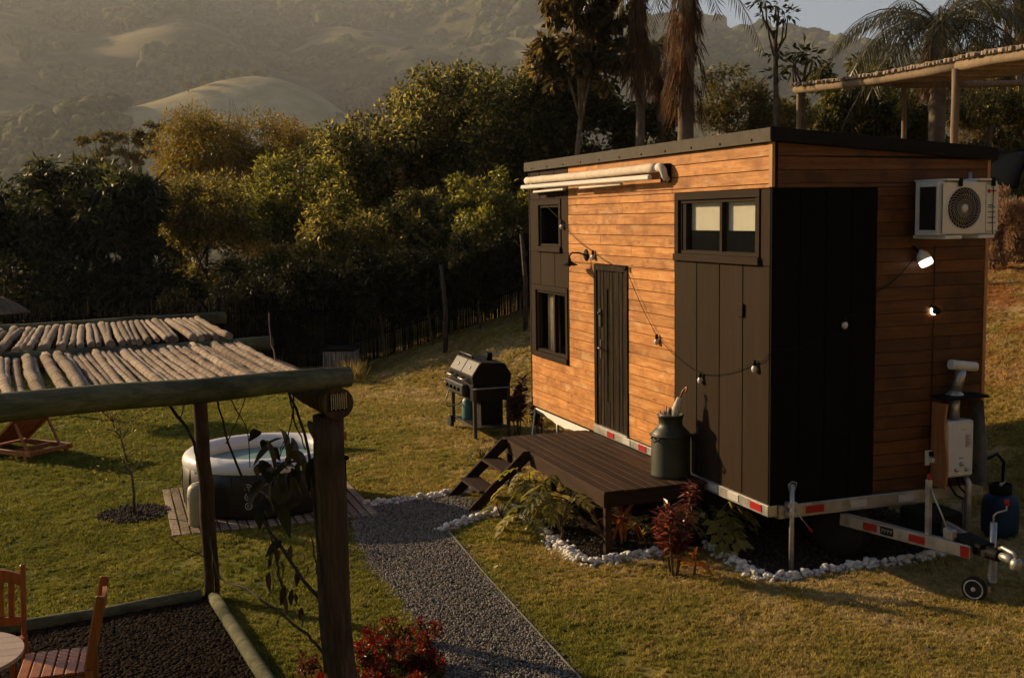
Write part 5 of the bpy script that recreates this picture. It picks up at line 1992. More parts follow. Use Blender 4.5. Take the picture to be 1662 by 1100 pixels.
for i in range(8):
    for j in range(7):
        x, z = -.042 + i * .012, -.038 + j * .0125 + (.006 if i % 2 else 0)
        tt.box((x, -.0062, z), (x + .006, -.0035, z + .008))
tt.v = [tuple(pm @ Vector(p)) for p in tt.v]
part(tt, 'plate_teeth', MAT['galv'], npo, PO, kind='stuff')
BEAMS = [((-4.555, -2.93, 2.535), (-6.29, -3.255, 2.535), .058, .074), ((-4.72, -1.02, 2.545), (-6.60, -1.345, 2.54), .048, .056), ((-4.81, 1.32, 2.545), (-6.63, 1.045, 2.53), .052, .060)]
axes = []
for k, (a, b, r0, r1) in enumerate(BEAMS):
    a, b = Vector(a), Vector(b)
    d_ = (b - a).normalized()
    e = a + d_ * 5.0
    part(logtube(a, e, r0, r1 + .02, 13, 10 + k, .010), 'beam', MAT['log'], pg, PO, a)
    axes.append((a, d_, r0))
# roof poles, one object each
pole_sets = []
for (i, j, ex) in ((2, 1, .0), (1, 0, -.10)):
    L = ((axes[j][0] - axes[i][0]).length) + ex
    ms = []
    for k in range(9):
        rg = random.Random(k * 7 + i)
        ps, rs = [], []
        n_ = 15
        r_ = rg.uniform(.019, .031)
        bx, bz = rg.uniform(-.012, .012), rg.uniform(-.005, .008)
        for q_ in range(n_):
            q = q_ / (n_ - 1)
            ps.append((math.sin(q * PI) * bx + rg.uniform(-.004, .004), -L * q, math.sin(q * PI) * bz))
            rs.append(r_ * (1 - .12 * q) * (1.07 if q_ % 3 == 0 else rg.uniform(.95, 1.0)))
        o = MB().tube(ps, rs, 8).build('roof_pole', MAT['pole'])
        ms.append((o.data, r_))
        bpy.data.objects.remove(o)
    pole_sets.append(ms)
rg = random.Random(5)
for row, (i, j) in enumerate(((2, 1), (1, 0))):
    s_ = .26
    while s_ < 4.6:
        me, r_ = rg.choice(pole_sets[row])
        k_ = rg.uniform(.85, 1.2)
        o = bpy.data.objects.new('roof_pole', me)
        C.objects.link(o)
        o.parent = pg
        q = axes[i][0] + axes[i][1] * s_
        e = axes[j][0] + axes[j][1] * (s_ + (.06 if row == 0 else -.02))
        d_ = e - q
        if row == 0: d0, za, zb_ = .085, .004, .068
        else: d0, za, zb_ = .05, .010, .0
        o.location = q + Vector((0, 0, za + rg.uniform(-.006, .008))) + d_.normalized() * d0 - PO
        o.rotation_mode = 'YXZ'
        o.rotation_euler = (-(zb_ - za) / d_.length, rg.uniform(0, 6.28), math.atan2(d_.y, d_.x) + PI / 2 + rg.uniform(-.014, .014))
        o.scale = (k_, rg.uniform(.96, 1.0), k_)
        s_ += r_ * k_ * 1.92 + rg.uniform(-.002, .004)
a = PADC + PV * .1
part(logtube(a + Vector((0, 0, .045)), POST1 - PV * .12 + Vector((0, 0, .045)), .055, .062, 9, 20, .008), 'ground_log', MAT['log'], pg, PO, a)
a = PADC + PU * .1
part(logtube(a + Vector((0, 0, .05)), PADC + PU * 4.1 + Vector((0, 0, .05)), .058, .062, 11, 21, .008), 'ground_log', MAT['log'], pg, PO, a)

# ------------------------------------------------------------------ climbing vine on the posts
vn = empty('climbing_vine', (-4.75, -2.6, 0), 0, 'dark bare-stemmed climbing vine with large leaves on the near post', 'vine')
VO = Vector((-4.75, -2.6, 0))
MAT['vine'] = m_basic('vine_stem', (.055, .04, .028), .8, .2, amt=.4, scale=12)


def vstem(pl, r0, r1, n_=4):
    ps = [at(*p) for p in pl]
    out = [ps[0]]
    for a, b in zip(ps[:-1], ps[1:]):
        for k in range(1, n_ + 1):
            out.append(a.lerp(b, k / n_) + Vector((rnd.uniform(-.006, .006), rnd.uniform(-.006, .006), rnd.uniform(-.006, .006))))
    rs = [r0 + (r1 - r0) * i / (len(out) - 1) for i in range(len(out))]
    return out, rs


st = MB()
for pl, r0, r1 in (([(437, 508, 7.2), (441, 560, 7.1), (452, 600, 6.9), (470, 640, 6.6), (490, 690, 6.5), (505, 760, 6.45), (512, 850, 6.4), (520, 960, 6.35), (528, 1090, 6.3)], .004, .012),
                   ([(465, 635, 6.7), (478, 640, 6.6), (470, 700, 6.7), (455, 740, 6.7)], .006, .003),
                   ([(470, 640, 6.6), (480, 690, 6.6), (496, 730, 6.5)], .006, .004),
                   ([(268, 652, 7.6), (292, 678, 7.5), (310, 705, 7.4), (326, 760, 7.4), (330, 815, 7.4), (345, 870, 7.5), (350, 960, 8.0)], .011, .010),
                   ([(292, 678, 7.5), (306, 640, 7.5)], .005, .003),
                   ([(352, 645, 7.3), (372, 720, 7.1), (398, 790, 7.0), (430, 850, 6.9), (470, 910, 6.7), (516, 970, 6.45)], .006, .012),
                   ([(368, 640, 7.1), (400, 690, 7.0), (406, 760, 7.0)], .004, .003),
                   ([(400, 640, 7.0), (382, 690, 7.0), (366, 720, 7.1)], .003, .004),
                   ([(335, 860, 7.4), (358, 940, 7.3), (400, 955, 7.1), (450, 990, 6.8), (500, 1030, 6.5), (525, 1060, 6.4)], .005, .010),
                   ([(430, 850, 6.9), (445, 820, 6.9), (452, 790, 6.9)], .004, .002),
                   ([(440, 870, 6.8), (452, 920, 6.8), (462, 985, 6.75)], .005, .008),
                   ([(275, 870, 7.6), (300, 890, 7.6), (338, 905, 7.5)], .003, .004),
                   ([(505, 870, 6.45), (515, 930, 6.4)], .004, .006)):
    o_, rs = vstem(pl, r0, r1)
    st.tube(o_, rs, 6)
part(st, 'stem', MAT['vine'], vn, VO)
MAT['lf_vine'] = m_leaf('vine_leaf', (.014, .018, .007), (.03, .033, .012), (.09, .075, .025), rough=.45, spec=.4, trans=.3, island=False)
MAT['lf_vined'] = m_leaf('vine_leaf_dry', (.03, .016, .008), (.06, .032, .014), (.10, .06, .025), rough=.6, spec=.2, trans=.3, island=False)


def broad_leaf(L, w, mat, droop):
    V = []
    n_ = 6
    for i in range(n_):
        q = i / (n_ - 1)
        ww = w * math.sin(PI * min(1, .04 + .96 * q)) ** .75 * (1.15 - .4 * q)
        z = -droop * L * q * q
        V += [(L * q, ww, z + ww * .22), (L * q, 0, z), (L * q, -ww, z + ww * .22)]
    F_ = []
    for i in range(n_ - 1):
        a = i * 3
        F_ += [(a, a + 3, a + 4, a + 1), (a + 1, a + 4, a + 5, a + 2)]
    o = mesh_np('leaf', np.array(V), np.array(F_), mat, smooth=True)
    me = o.data
    bpy.data.objects.remove(o)
    return me


vleaf = [broad_leaf(.165, .036, MAT['lf_vine'], d_) for d_ in (.2, .45, .7)]
vdry = [broad_leaf(.10, .020, MAT['lf_vined'], d_) for d_ in (.3, .8)]
for k in range(84):
    dry = k > 58
    if dry: u, v, d_ = rnd.uniform(430, 500), rnd.uniform(880, 1010), rnd.uniform(6.5, 6.9)
    else: u, v, d_ = rnd.gauss(464, 27), rnd.gauss(755, 40), rnd.uniform(6.5, 6.95)
    if u > 512: d_ = 6.4
    o = bpy.data.objects.new('leaf', rnd.choice(vdry if dry else vleaf))
    C.objects.link(o)
    o.parent = vn
    o.location = at(u, v, d_) - VO
    s = rnd.uniform(.6, 1.15)
    o.scale = (s, s, s)
    o.rotation_euler = (rnd.uniform(-.7, .7), rnd.uniform(.0, 1.2) if not dry else rnd.uniform(.9, 1.5), rnd.uniform(0, 6.28))

# ------------------------------------------------------------------ red shrubs at the path
for k, (x, y, rx, hz_, n_, lb) in enumerate(((-3.82, -.98, .36, .31, 2200, 'bright red-leaved shrub at the edge of the gravel path'), (-4.30, -1.35, .38, .26, 2200, 'low red-leaved shrub left of the near pergola post'),
                                             (-4.05, -1.75, .28, .22, 1200, 'small red-leaved shrub right at the foot of the near post'))):
    rg = np.random.default_rng(k + 70)
    root = empty('red_shrub', (x, y, 0), 0, lb, 'shrub', 'red shrubs by the path')
    B = make_blobs(rg, (0, 0, hz_ * .5), (rx, rx, hz_ * .5), 30, (.12, .25), .3)
    V, F = crown_leaves(rg, B, n_, .045, .018, -.2, .7, .5)
    V[:, 2] = np.maximum(V[:, 2], .01)
    mesh_np('leaves', V, F, MAT['lf_redb'] if k == 0 else MAT['lf_redb'], root, kind='stuff')
    V, F = crown_leaves(rg, B, n_ // 2, .04, .018, .1, .5, .6)
    V[:, 2] = np.maximum(V[:, 2], .01)
    mesh_np('green_leaves', V, F, MAT['lf_deep'], root, kind='stuff')
    m = MB()
    for i in range(14):
        b_ = B[i]
        m.tube([(0, 0, 0), (b_[0] * .5, b_[1] * .5, b_[2] * .6), b_[:3]], [.008, .006, .003], 5)
    m.build('stem', MAT['stem'], root)


# ------------------------------------------------------------------ garden furniture
def teak_chair(label, loc, rz, group='wooden chairs at the round table'):
    r_ = empty('wooden_chair', loc, rz, label, 'chair', group)       # faces +x, backrest at -x
    T = MAT['teak']
    for y in (-.22, .22):
        MB().bar((-.20, y, .0), (-.20, y, .46), .045, .05, up=(1, 0, 0), bev=.006).build('leg', T, r_)
        MB().bar((.20, y, .0), (.20, y, .44), .045, .045, up=(1, 0, 0), bev=.006).build('leg', T, r_)
        MB().bar((-.20, y, .46), (-.30, y, .95), .032, .062, up=(1, 0, .2), bev=.008).build('back_stile', T, r_)
        MB().box((-.18, y - .012, .38), (.18, y + .012, .43), .003).build('seat_rail', T, r_)
    for k in range(6):
        x = -.19 + k * .073
        MB().box((x, -.235, .44), (x + .062, .235, .46), .004).build('seat_slat', T, r_)
    # curved top rail and lower rail
    tr_ = MB()
    V = []
    n_ = 9
    for i in range(n_):
        y = -.20 + .40 * i / (n_ - 1)
        q = 1 - (y / .20) ** 2
        zt_ = .885 + .04 * q
        x0 = -.287 - .02 * q
        V += [(x0 - .012, y, zt_ - .085 - .0 * q), (x0 + .012, y, zt_ - .085), (x0 + .006, y, zt_), (x0 - .018, y, zt_)]
    F_ = [(0, 1, 2, 3), tuple(range((n_ - 1) * 4, n_ * 4))[::-1]]
    for i in range(n_ - 1):
        for k in range(4):
            F_.append((i * 4 + k, i * 4 + (k + 1) % 4, i * 4 + 4 + (k + 1) % 4, i * 4 + 4 + k))
    tr_.add(V, F_).build('top_rail', T, r_)
    MB().bar((-.215, -.20, .565), (-.215, .20, .565), .022, .06, bev=.004).build('lower_rail', T, r_)
    for k in range(5):
        y = -.14 + k * .07
        MB().bar((-.222, y, .595), (-.284, y, .835), .014, .042, up=(0, 1, 0), bev=.003).build('back_slat', T, r_)
    return r_


teak_chair('wooden slat-back chair on the pebbles, its back lit orange', (-6.22, -1.12, .02), PI - .06)
teak_chair('wooden slat-back chair behind the round table at the left edge', (-6.72, -.66, .02), -PI / 2 - .12)
tb = empty('round_table', (-6.86, -1.50, .02), 0, 'round wooden table cut by the left edge of the picture', 'table')
for k in range(8):
    y0 = -.46 + k * .115
    y1 = y0 + .111
    poly = []
    for i in range(9):
        y = y0 + (y1 - y0) * i / 8
        poly.append((math.sqrt(max(0, .46 ** 2 - y * y)), y))
    poly += [(-x, y) for x, y in reversed(poly)]
    MB().prism(poly, 2, .70, .725).build('table_board', MAT['teak_x'], tb)
for a in (0, 1):
    for s in (-1, 1):
        MB().bar((s * .28, .2 * (a * 2 - 1), 0), (-s * .24, .2 * (a * 2 - 1), .695), .045, .03, up=(0, 1, 0)).build('leg', MAT['teak'], tb)

# lounger on the lawn, seen from behind
lo = empty('sun_lounger', (-7.18, 9.15, 0), math.atan2(.72, -.69), 'wooden slatted sun lounger with raised back on the far left lawn', 'lounger')
lo.scale = (1.1, 1.1, 1.1)
T = MAT['teak']
for y in (-.33, .33):
    MB().box((-.66, y - .02, .07), (1.35, y + .02, .14), .006).build('side_rail', T, lo)
    for x in (-.55, 1.2):
        MB().box((x - .03, y - .022, 0), (x + .03, y + .022, .069), .004).build('leg', T, lo)
    MB().bar((.16, y * .9, .15), (-.50, y * .9, .66), .03, .055, up=(0, 1, 0)).build('back_stile', T, lo)
    MB().bar((-.30, y * .8, .48), (-.52, y * .8, .10), .025, .03, up=(0, 1, 0)).build('prop', T, lo)
for k in range(12):
    x = .20 + k * .095
    MB().box((x, -.305, .115), (x + .07, .305, .138), .003).build('seat_slat', T, lo)
for k in range(12):
    q = k / 11.5
    c0 = Vector((.14, 0, .19)).lerp(Vector((-.48, 0, .67)), q)
    MB().bar(c0 + Vector((0, -.285, 0)), c0 + Vector((0, .285, 0)), .062, .018, up=(.61, 0, .79)).build('back_slat', T, lo)
for x in (-.62, -.30):
    MB().box((x, -.31, .072), (x + .05, .31, .125), .004).build('end_rail', T, lo)


# ------------------------------------------------------------------ hot tub
TC = Vector((-4.125, 4.62, 0))
MAT['tub_dark'] = m_basic('tub_skin', (.022, .018, .014), .45, .4, amt=.2)
MAT['tub_white'] = m_basic('tub_vinyl_white', (.72, .71, .70), .35, .4, amt=.03)
MAT['beige'] = m_basic('beige_plastic', (.34, .30, .20), .5, .4, amt=.05)
t = NT('tub_water')
t.fin((.15, .27, .25), .3, .12)
v = t.coord(scale=(1, 1, 1))
t.bump(t.noise(v, 9, 3), .12, .02)
MAT['water'] = t.m
tub = empty('hot_tub', TC, 0, 'round inflatable hot tub with dark sides and white rim', 'hot tub')
RT = .935
MB().lathe([(RT - .06, .05), (RT - .02, .055), (RT, .10), (RT + .012, .33), (RT, .575), (RT - .03, .60)], 56, cap=False).build('side', MAT['tub_dark'], tub)
for k in range(18):
    a = k * 2 * PI / 18
    MB().tube([((RT + (.012 if 0 < i < 4 else 0)) * math.cos(a), (RT + (.012 if 0 < i < 4 else 0)) * math.sin(a), .10 + i * .115) for i in range(5)], .006, 5).build('seam', MAT['tub_dark'], tub)
prof = []
for k in range(15):
    a = -1.0 + k * (PI + 1.6) / 14
    prof.append((RT - .125 + .135 * math.cos(a), .60 + .115 * math.sin(a)))
MB().lathe(prof + [(RT - .27, .50), (RT - .27, .12), (.0, .10)], 64, cap=False).build('rim', MAT['tub_white'], tub)
MB().lathe([(.0, .56), (RT - .25, .56)], 48, cap=False).build('water', MAT['water'], tub)
fa = math.atan2(-.86, -.28)
ic = MB()
for k in range(3):
    z = .42 - k * .105
    cpos = Vector(((RT + .016) * math.cos(fa), (RT + .016) * math.sin(fa), z))
    tdir = Vector((-math.sin(fa), math.cos(fa), 0))
    ps = [cpos + tdir * .038 * math.cos(i * PI / 10) + Vector((0, 0, .038 * math.sin(i * PI / 10))) for i in range(21)]
    ic.tube(ps, .0035, 5, False)
    ic.tube([cpos - tdir * .016, cpos + Vector((0, 0, .014)), cpos + tdir * .016], .004, 5)
    ic.tube([cpos - tdir * .012 - Vector((0, 0, .014)), cpos + tdir * .014 - Vector((0, 0, .010))], .003, 5)
ic.build('round_icons', MAT['tub_white'], tub, kind='stuff')
ppm = empty('tub_pump', (-4.93, 3.83, .03), R(40), 'beige pump unit standing against the front of the tub', 'pump')
MB().lathe([(.0, 0), (.15, .0), (.165, .02), (.165, .36), (.15, .43), (.10, .47), (.0, .48)], 20, sx=.95, sy=.8).build('housing', MAT['beige'], ppm)
MB().box((-.03, -.14, .05), (.03, -.128, .30)).build('front_groove', MAT['stem'], ppm)
# slatted pallet the tub stands on
plt = empty('wooden_pallet', TC, 0, 'weathered slatted wooden platform under the hot tub', 'pallet')
for k in range(22):
    x = -1.14 + k * .104
    MB().box((x, -1.16, .012), (x + .085, 1.12, .036), .003).build('slat', MAT['pole'], plt, (x, 0, .02))
for y in (-1.0, 0, 1.0):
    MB().box((-1.14, y, .0), (1.14, y + .07, .0115)).build('bearer', MAT['pole'], plt)
# wooden rounds behind the tub
for k, (dx_, dz_, lb) in enumerate(((0, .07, 'lower of two short orange-brown logs behind the hot tub'), (.04, .20, 'upper of two short orange-brown logs behind the hot tub'))):
    a = at(484 + dx_ * 200, 690, 16.8)
    a = Vector((a.x, a.y, dz_ + .0))
    b = a + Vector((.62, -.10, .0))
    m = MB().tube([a, a.lerp(b, .5), b], [.068, .07, .066], 12)
    tag(m.build('cut_log', MAT['teak'], None, a), lb, 'log', 'short logs behind the tub')
sk = empty('stake_light', (-3.14, 4.62, 0), 0, 'thin dark garden stake lamp right of the near post', 'lamp')
MB().box((-.015, -.015, 0), (.015, .015, .50), .003).build('stake', MAT['black'], sk)
MB().lathe([(.02, .44), (.055, .46), (.06, .475), (.03, .50), (.0, .505)], 14).build('head', MAT['black'], sk)

# ------------------------------------------------------------------ sapling in its mulch ring
SP = Vector((-5.63, 4.62, 0))
sp = empty('sapling', SP, 0, 'thin bent sapling in a round mulch bed on the lawn', 'tree')
pth = [(218, 838), (217, 800), (214, 770), (204, 742), (197, 712), (188, 700), (183, 685)]
dp = (SP - CAM).dot(_f)
tr_pts = [at(u, v, dp) - SP for u, v in pth]
m = MB().tube(tr_pts, [.018, .017, .015, .013, .011, .009, .007], 7)
tips = []
rg = random.Random(2)
for k in range(22):
    s0 = tr_pts[rg.choice((2, 3, 4, 5, 5, 6, 6, 6))]
    e = s0 + Vector((rg.uniform(-.5, .42), rg.uniform(-.35, .35), rg.uniform(.02, .42)))
    m.tube([s0, s0.lerp(e, .5) + Vector((0, 0, .05)), e], [.005, .004, .002], 4)
    tips += [s0.lerp(e, q) for q in (.4, .6, .8, 1.0)]
m.build('trunk', MAT['bark'], sp)
rgn = np.random.default_rng(5)
tp_ = np.array([tuple(q) for q in tips])
P = np.repeat(tp_, 6, 0) + rgn.normal(size=(len(tp_) * 6, 3)) * .06
A = rgn.normal(size=P.shape)
A[:, 2] -= .3
V, F = leaf_quads(P, A, rgn.normal(size=P.shape) + np.array((0, 0, 1.0)), rgn.uniform(.03, .06, len(P)), rgn.uniform(.010, .018, len(P)))
mesh_np('leaves', V, F, MAT['lf_olive'], sp, kind='stuff')
m = MB().lathe([(.0, .025), (.25, .03), (.40, .022), (.42, -.02)], 30, (SP.x, SP.y + .03, 0))
tag(m.build('mulch_ring', MAT['soil']), 'round dark mulch bed around the sapling', 'mulch')
mpts = []
for k in range(900):
    a, r_ = nr.uniform(0, 2 * PI), .41 * math.sqrt(nr.random())
    mpts.append((SP.x + r_ * math.cos(a), SP.y + .03 + r_ * math.sin(a), .03))
scatter('mulch_chips', mpts, bpy.data.collections['mulch_bits'], .012, .026, 3.0, 'stuff', 'loose mulch chips around the sapling', 'mulch')

# ------------------------------------------------------------------ cane fence at the back of the lawn
MAT['cane'] = m_basic('dark_cane', (.009, .0065, .0045), .95, .03, amt=.5, scale=8, vary=.3)
FL = [(-12.5, 19.8), (-6.2, 18.3), (-.66, 16.7), (3.1, 15.25), (6.0, 14.9)]
fn = empty('cane_fence', (-.66, 16.7, 0), 0, 'dark fence of upright canes along the back of the lawn', 'fence')
FO = Vector((-.66, 16.7, 0))
rg = random.Random(8)
m = MB()
for a, b in zip(FL[:-1], FL[1:]):
    d_ = math.hypot(b[0] - a[0], b[1] - a[1])
    n_ = int(d_ / .026)
    for k in range(n_):
        q = (k + rg.random() * .4) / n_
        x, y = a[0] + (b[0] - a[0]) * q, a[1] + (b[1] - a[1]) * q
        g = gh(x, y)
        h_ = rg.uniform(1.3, 1.75)
        l_ = rg.uniform(-.03, .03)
        m.tube([(x, y + rg.uniform(-.012, .012), g - .1), (x + l_, y, g + h_)], [.014, .010], 5, True)
part(m, 'canes', MAT['cane'], fn, FO, kind='stuff')
for a, b in zip(FL[:-1], FL[1:]):
    n_ = max(2, int(math.hypot(b[0] - a[0], b[1] - a[1]) / 2.2))
    for k in range(n_):
        q = k / n_
        x, y = a[0] + (b[0] - a[0]) * q, a[1] + (b[1] - a[1]) * q
        g = gh(x, y + .06)
        part(MB().tube([(x, y + .07, g - .1), (x, y + .07, g + 1.7)], .045, 8), 'post', MAT['cane'], fn, FO, (x, y, 1))
    for zz_ in (.5, 1.3):
        part(MB().tube([(a[0], a[1] + .03, gh(*a) + zz_), (b[0], b[1] + .03, gh(*b) + zz_)], .022, 6), 'rail', MAT['cane'], fn, FO, (a[0], a[1], zz_))
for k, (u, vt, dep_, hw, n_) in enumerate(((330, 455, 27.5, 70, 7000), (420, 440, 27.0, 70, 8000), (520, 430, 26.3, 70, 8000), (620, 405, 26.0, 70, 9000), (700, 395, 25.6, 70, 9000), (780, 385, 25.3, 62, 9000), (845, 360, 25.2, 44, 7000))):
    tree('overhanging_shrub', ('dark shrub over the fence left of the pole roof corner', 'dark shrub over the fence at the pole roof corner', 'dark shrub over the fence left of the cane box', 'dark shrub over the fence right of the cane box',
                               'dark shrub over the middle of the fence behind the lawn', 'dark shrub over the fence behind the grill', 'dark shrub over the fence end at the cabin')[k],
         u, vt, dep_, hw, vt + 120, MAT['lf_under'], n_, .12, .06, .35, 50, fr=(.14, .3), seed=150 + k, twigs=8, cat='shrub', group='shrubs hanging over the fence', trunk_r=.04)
# few bare stems in front of the fence
for k, (u, v0, v1, dep_, lb) in enumerate(((722, 545, 430, 24.4, 'reddish bare trunk before the dark fence'), (852, 520, 380, 24.0, 'dark straight trunk just left of the cabin corner'))):
    p = at(u, v0, dep_)
    g = gh(p.x, p.y)
    e = at(u - 6, v1, dep_)
    m = MB().tube([(0, 0, -.1), (.03, 0, (e.z - g) * .5), (e.x - p.x, e.y - p.y, e.z - g)], [.06, .05, .04], 8)
    o = m.build('tree_trunk', MAT['vine'], None)
    o.location = (p.x, p.y, g)
    tag(o, lb, 'trunk')

# ------------------------------------------------------------------ cane-clad box on the lawn
bxp = at(554, 597, 25.2)
bx = empty('cane_box', (bxp.x, bxp.y, gh(bxp.x, bxp.y)), R(-20), 'cane-clad box with dark lid in front of the fence', 'box')
MB().box((-.33, -.28, .0), (.33, .28, .52)).build('body', MAT['dark_in'], bx)
MB().box((-.37, -.32, .525), (.37, .32, .60), .01).build('lid', MAT['black'], bx)
for k in range(17):
    x = -.33 + k * .041
    MB().tube([(x, -.297, 0), (x + rnd.uniform(-.006, .006), -.297, .52)], .017, 7).build('cane', MAT['pole'], bx, (x, -.297, .26))
    if k < 14: MB().tube([(.347, -.28 + k * .042, 0), (.347, -.28 + k * .042, .52)], .017, 7).build('cane', MAT['pole'], bx, (.347, -.28 + k * .042, .26))

# ------------------------------------------------------------------ grill
gl = empty('gas_grill', (-.33, 7.85, 0), 0, 'black gas grill on wheels with closed hood beside the cabin', 'grill')
K = MAT['black']
MAT['grill'] = m_basic('grill_enamel', (.03, .026, .022), .42, .5, amt=.15)
for (x, y) in ((-.27, -.58), (.27, -.58), (-.27, .58), (.27, .58)):
    MB().box((x - .025, y - .025, .0 if y < 0 else .10), (x + .025, y + .025, .80), .004).build('leg', MAT['grill'], gl)
MB().box((-.26, -.57, .16), (.26, .57, .19), .004).build('bottom_shelf', MAT['grill'], gl)
MB().box((-.10, -.35, .19), (.26, .56, .60)).build('back_panel', K, gl)
MB().box((-.30, -.60, .60), (.30, .60, .86), .01).build('firebox', K, gl)
MB().prism([(-.30, .865), (.30, .865), (.32, 1.0), (.22, 1.17), (-.16, 1.20), (-.31, .98)], 1, -.60, .60).build('hood', K, gl)
for y in (-.30, .30):
    mt_ = Matrix.Translation((-.237, y, 1.09)) @ Matrix.Rotation(R(-55.7), 4, 'Y')
    MB().box((-.115, -.285, -.004), (.115, .285, .010), .004, mt_).build('hood_panel', MAT['grill'], gl)
    MB().lathe([(.028, 0), (.028, .008), (.0, .012)], 14, mtx=Matrix.Translation((-.245, y, 1.095)) @ Matrix.Rotation(R(-55.7), 4, 'Y')).build('dial', MAT['white_tape'], gl)
    MB().tube([(-.31, y - .14, .93), (-.40, y - .13, .93), (-.405, y, .93), (-.40, y + .13, .93), (-.31, y + .14, .93)], .014, 8).build('hood_handle', MAT['galv'], gl)
MB().box((-.40, -.36, .66), (-.302, .58, .84), .02).build('control_panel', MAT['grill'], gl)
for k in range(4):
    MB().lathe([(.030, 0), (.026, .03), (.0, .032)], 12, mtx=Matrix.Translation((-.40, -.18 + k * .20, .75)) @ Matrix.Rotation(-PI / 2, 4, 'Y')).build('knob', K, gl)
MB().tube([(.10, -.2, 1.18), (.10, -.2, 1.30)], .05, 14).build('chimney', K, gl)
MB().tube([(-.14, -.10, 1.19), (-.14, -.10, 1.245), (-.14, .55, 1.245), (-.14, .55, 1.19)], .012, 6).build('top_rail', MAT['grill'], gl)
MB().tube([(.33, -.62, .80), (-.30, -.62, .80)], .012, 6).build('side_bar', MAT['galv'], gl)
for x in (-.27, .27):
    wm_ = Matrix.Translation((x - .05 if x < 0 else x + .05, .58, .11)) @ Matrix.Rotation(PI / 2, 4, 'Y')
    wo_ = MB().lathe([(.05, -.025), (.10, -.025), (.11, -.012), (.11, .012), (.10, .025), (.05, .025)], 22, mtx=wm_).build('wheel', MAT['rubber'], gl)
    MB().lathe([(.0, .02), (.055, .024), (.055, -.024), (.0, -.02)], 18, mtx=wm_).build('hub', MAT['white_tape'], wo_)
gb = MB().lathe([(.0, 0), (.12, .0), (.125, .03), (.125, .30), (.08, .36), (.03, .38), (.03, .42), (.0, .42)], 20, (-.42, 8.12, .19))
MAT['teal'] = m_basic('teal_paint', (.03, .13, .13), .45, .4, amt=.15)
tag(gb.build('grill_gas_bottle', MAT['teal']), 'teal gas bottle standing on the shelf of the grill', 'gas bottle')
hs2 = MB().tube([(-.72, 8.2, .70), (-.80, 8.2, .50), (-.76, 8.2, .40), (-.60, 8.15, .44), (-.42, 8.12, .61)], .013, 8)
tag(hs2.build('grill_hose', MAT['beige']), 'pale gas hose looping below the grill knobs', 'hose')

# ------------------------------------------------------------------ upper pergola on the terrace
up = empty('upper_pergola', (9.2, 8.3, gh(9.2, 8.3)), 0, 'pole-roofed pergola on the terrace above the cabin roof', 'pergola')
UO = Vector((9.2, 8.3, gh(9.2, 8.3)))
MAT['pale_log'] = m_wood('pale_log', [(.11, .08, .052), (.22, .165, .108), (.31, .245, .17)], axis=2, rough=.8, spec=.15, vary=.1, bump=.4)
bpts = [at(1291, 146, 29), at(1360, 139, 27), at(1430, 130, 25), at(1500, 118, 22.8), at(1556, 108, 21)]
bpt2 = [at(1556, 107, 21), at(1612, 97, 19.9), at(1680, 87, 18.6), at(1760, 74, 17.4)]
part(MB().tube(bpts, [.085, .088, .085, .09, .09], 12), 'beam', MAT['pale_log'], up, UO, bpts[2])
part(MB().tube(bpt2, [.092, .09, .09, .09], 12), 'beam', MAT['pale_log'], up, UO, bpt2[1])
for u, v, dep_, r_ in ((1297, 150, 29, .07), (1551, 112, 21, .075), (1467, 142, 27.5, .065), (1755, 82, 17.4, .08)):
    p = at(u, v, dep_)
    g = gh(p.x, p.y)
    part(logtube((p.x + (.02 if u != 1467 else .06), p.y, g - .1), (p.x, p.y, p.z), r_, r_ * .92, 8, u, .01), 'post', MAT['pale_log'], up, UO, (p.x, p.y, g + 1))
p = at(1467, 140, 27.5)
part(logtube(p + Vector((-.25, .1, .02)), p + Vector((3.0, -1.2, .0)), .085, .07, 6, 4), 'cross_log', MAT['pale_log'], up, UO, p)
allb = [bpts, bpt2]
sl_m = []
for k in range(4):
    rg = random.Random(k)
    ps = [(0, 0, 0), (1.1, rg.uniform(-.02, .02), .01), (2.2, rg.uniform(-.02, .02), .02), (3.3, 0, .0)]
    o = MB().tube(ps, [.040, .042, .04, .038], 8).build('roof_pole', MAT['pole'])
    sl_m.append(o.data)
    bpy.data.objects.remove(o)
rg = random.Random(3)
bd_ = (bpts[-1] - bpts[0]).normalized()
sdv = Vector((-bd_.y, bd_.x, 0)).normalized()
if sdv.x < 0: sdv = -sdv
for pl in allb:
    for a, b in zip(pl[:-1], pl[1:]):
        n_ = int((b - a).length / .085)
        for k in range(n_):
            q = a.lerp(b, (k + .5) / n_)
            o = bpy.data.objects.new('roof_pole', rg.choice(sl_m))
            C.objects.link(o)
            o.parent = up
            s = rg.uniform(.8, 1.1)
            o.location = q + Vector((0, 0, .088 + .04 * s)) - sdv * rg.uniform(.08, .2) - UO
            o.scale = (1, s, s)
            o.rotation_euler = (rg.uniform(0, 6), 0, math.atan2(sdv.y, sdv.x) + rg.uniform(-.02, .02))

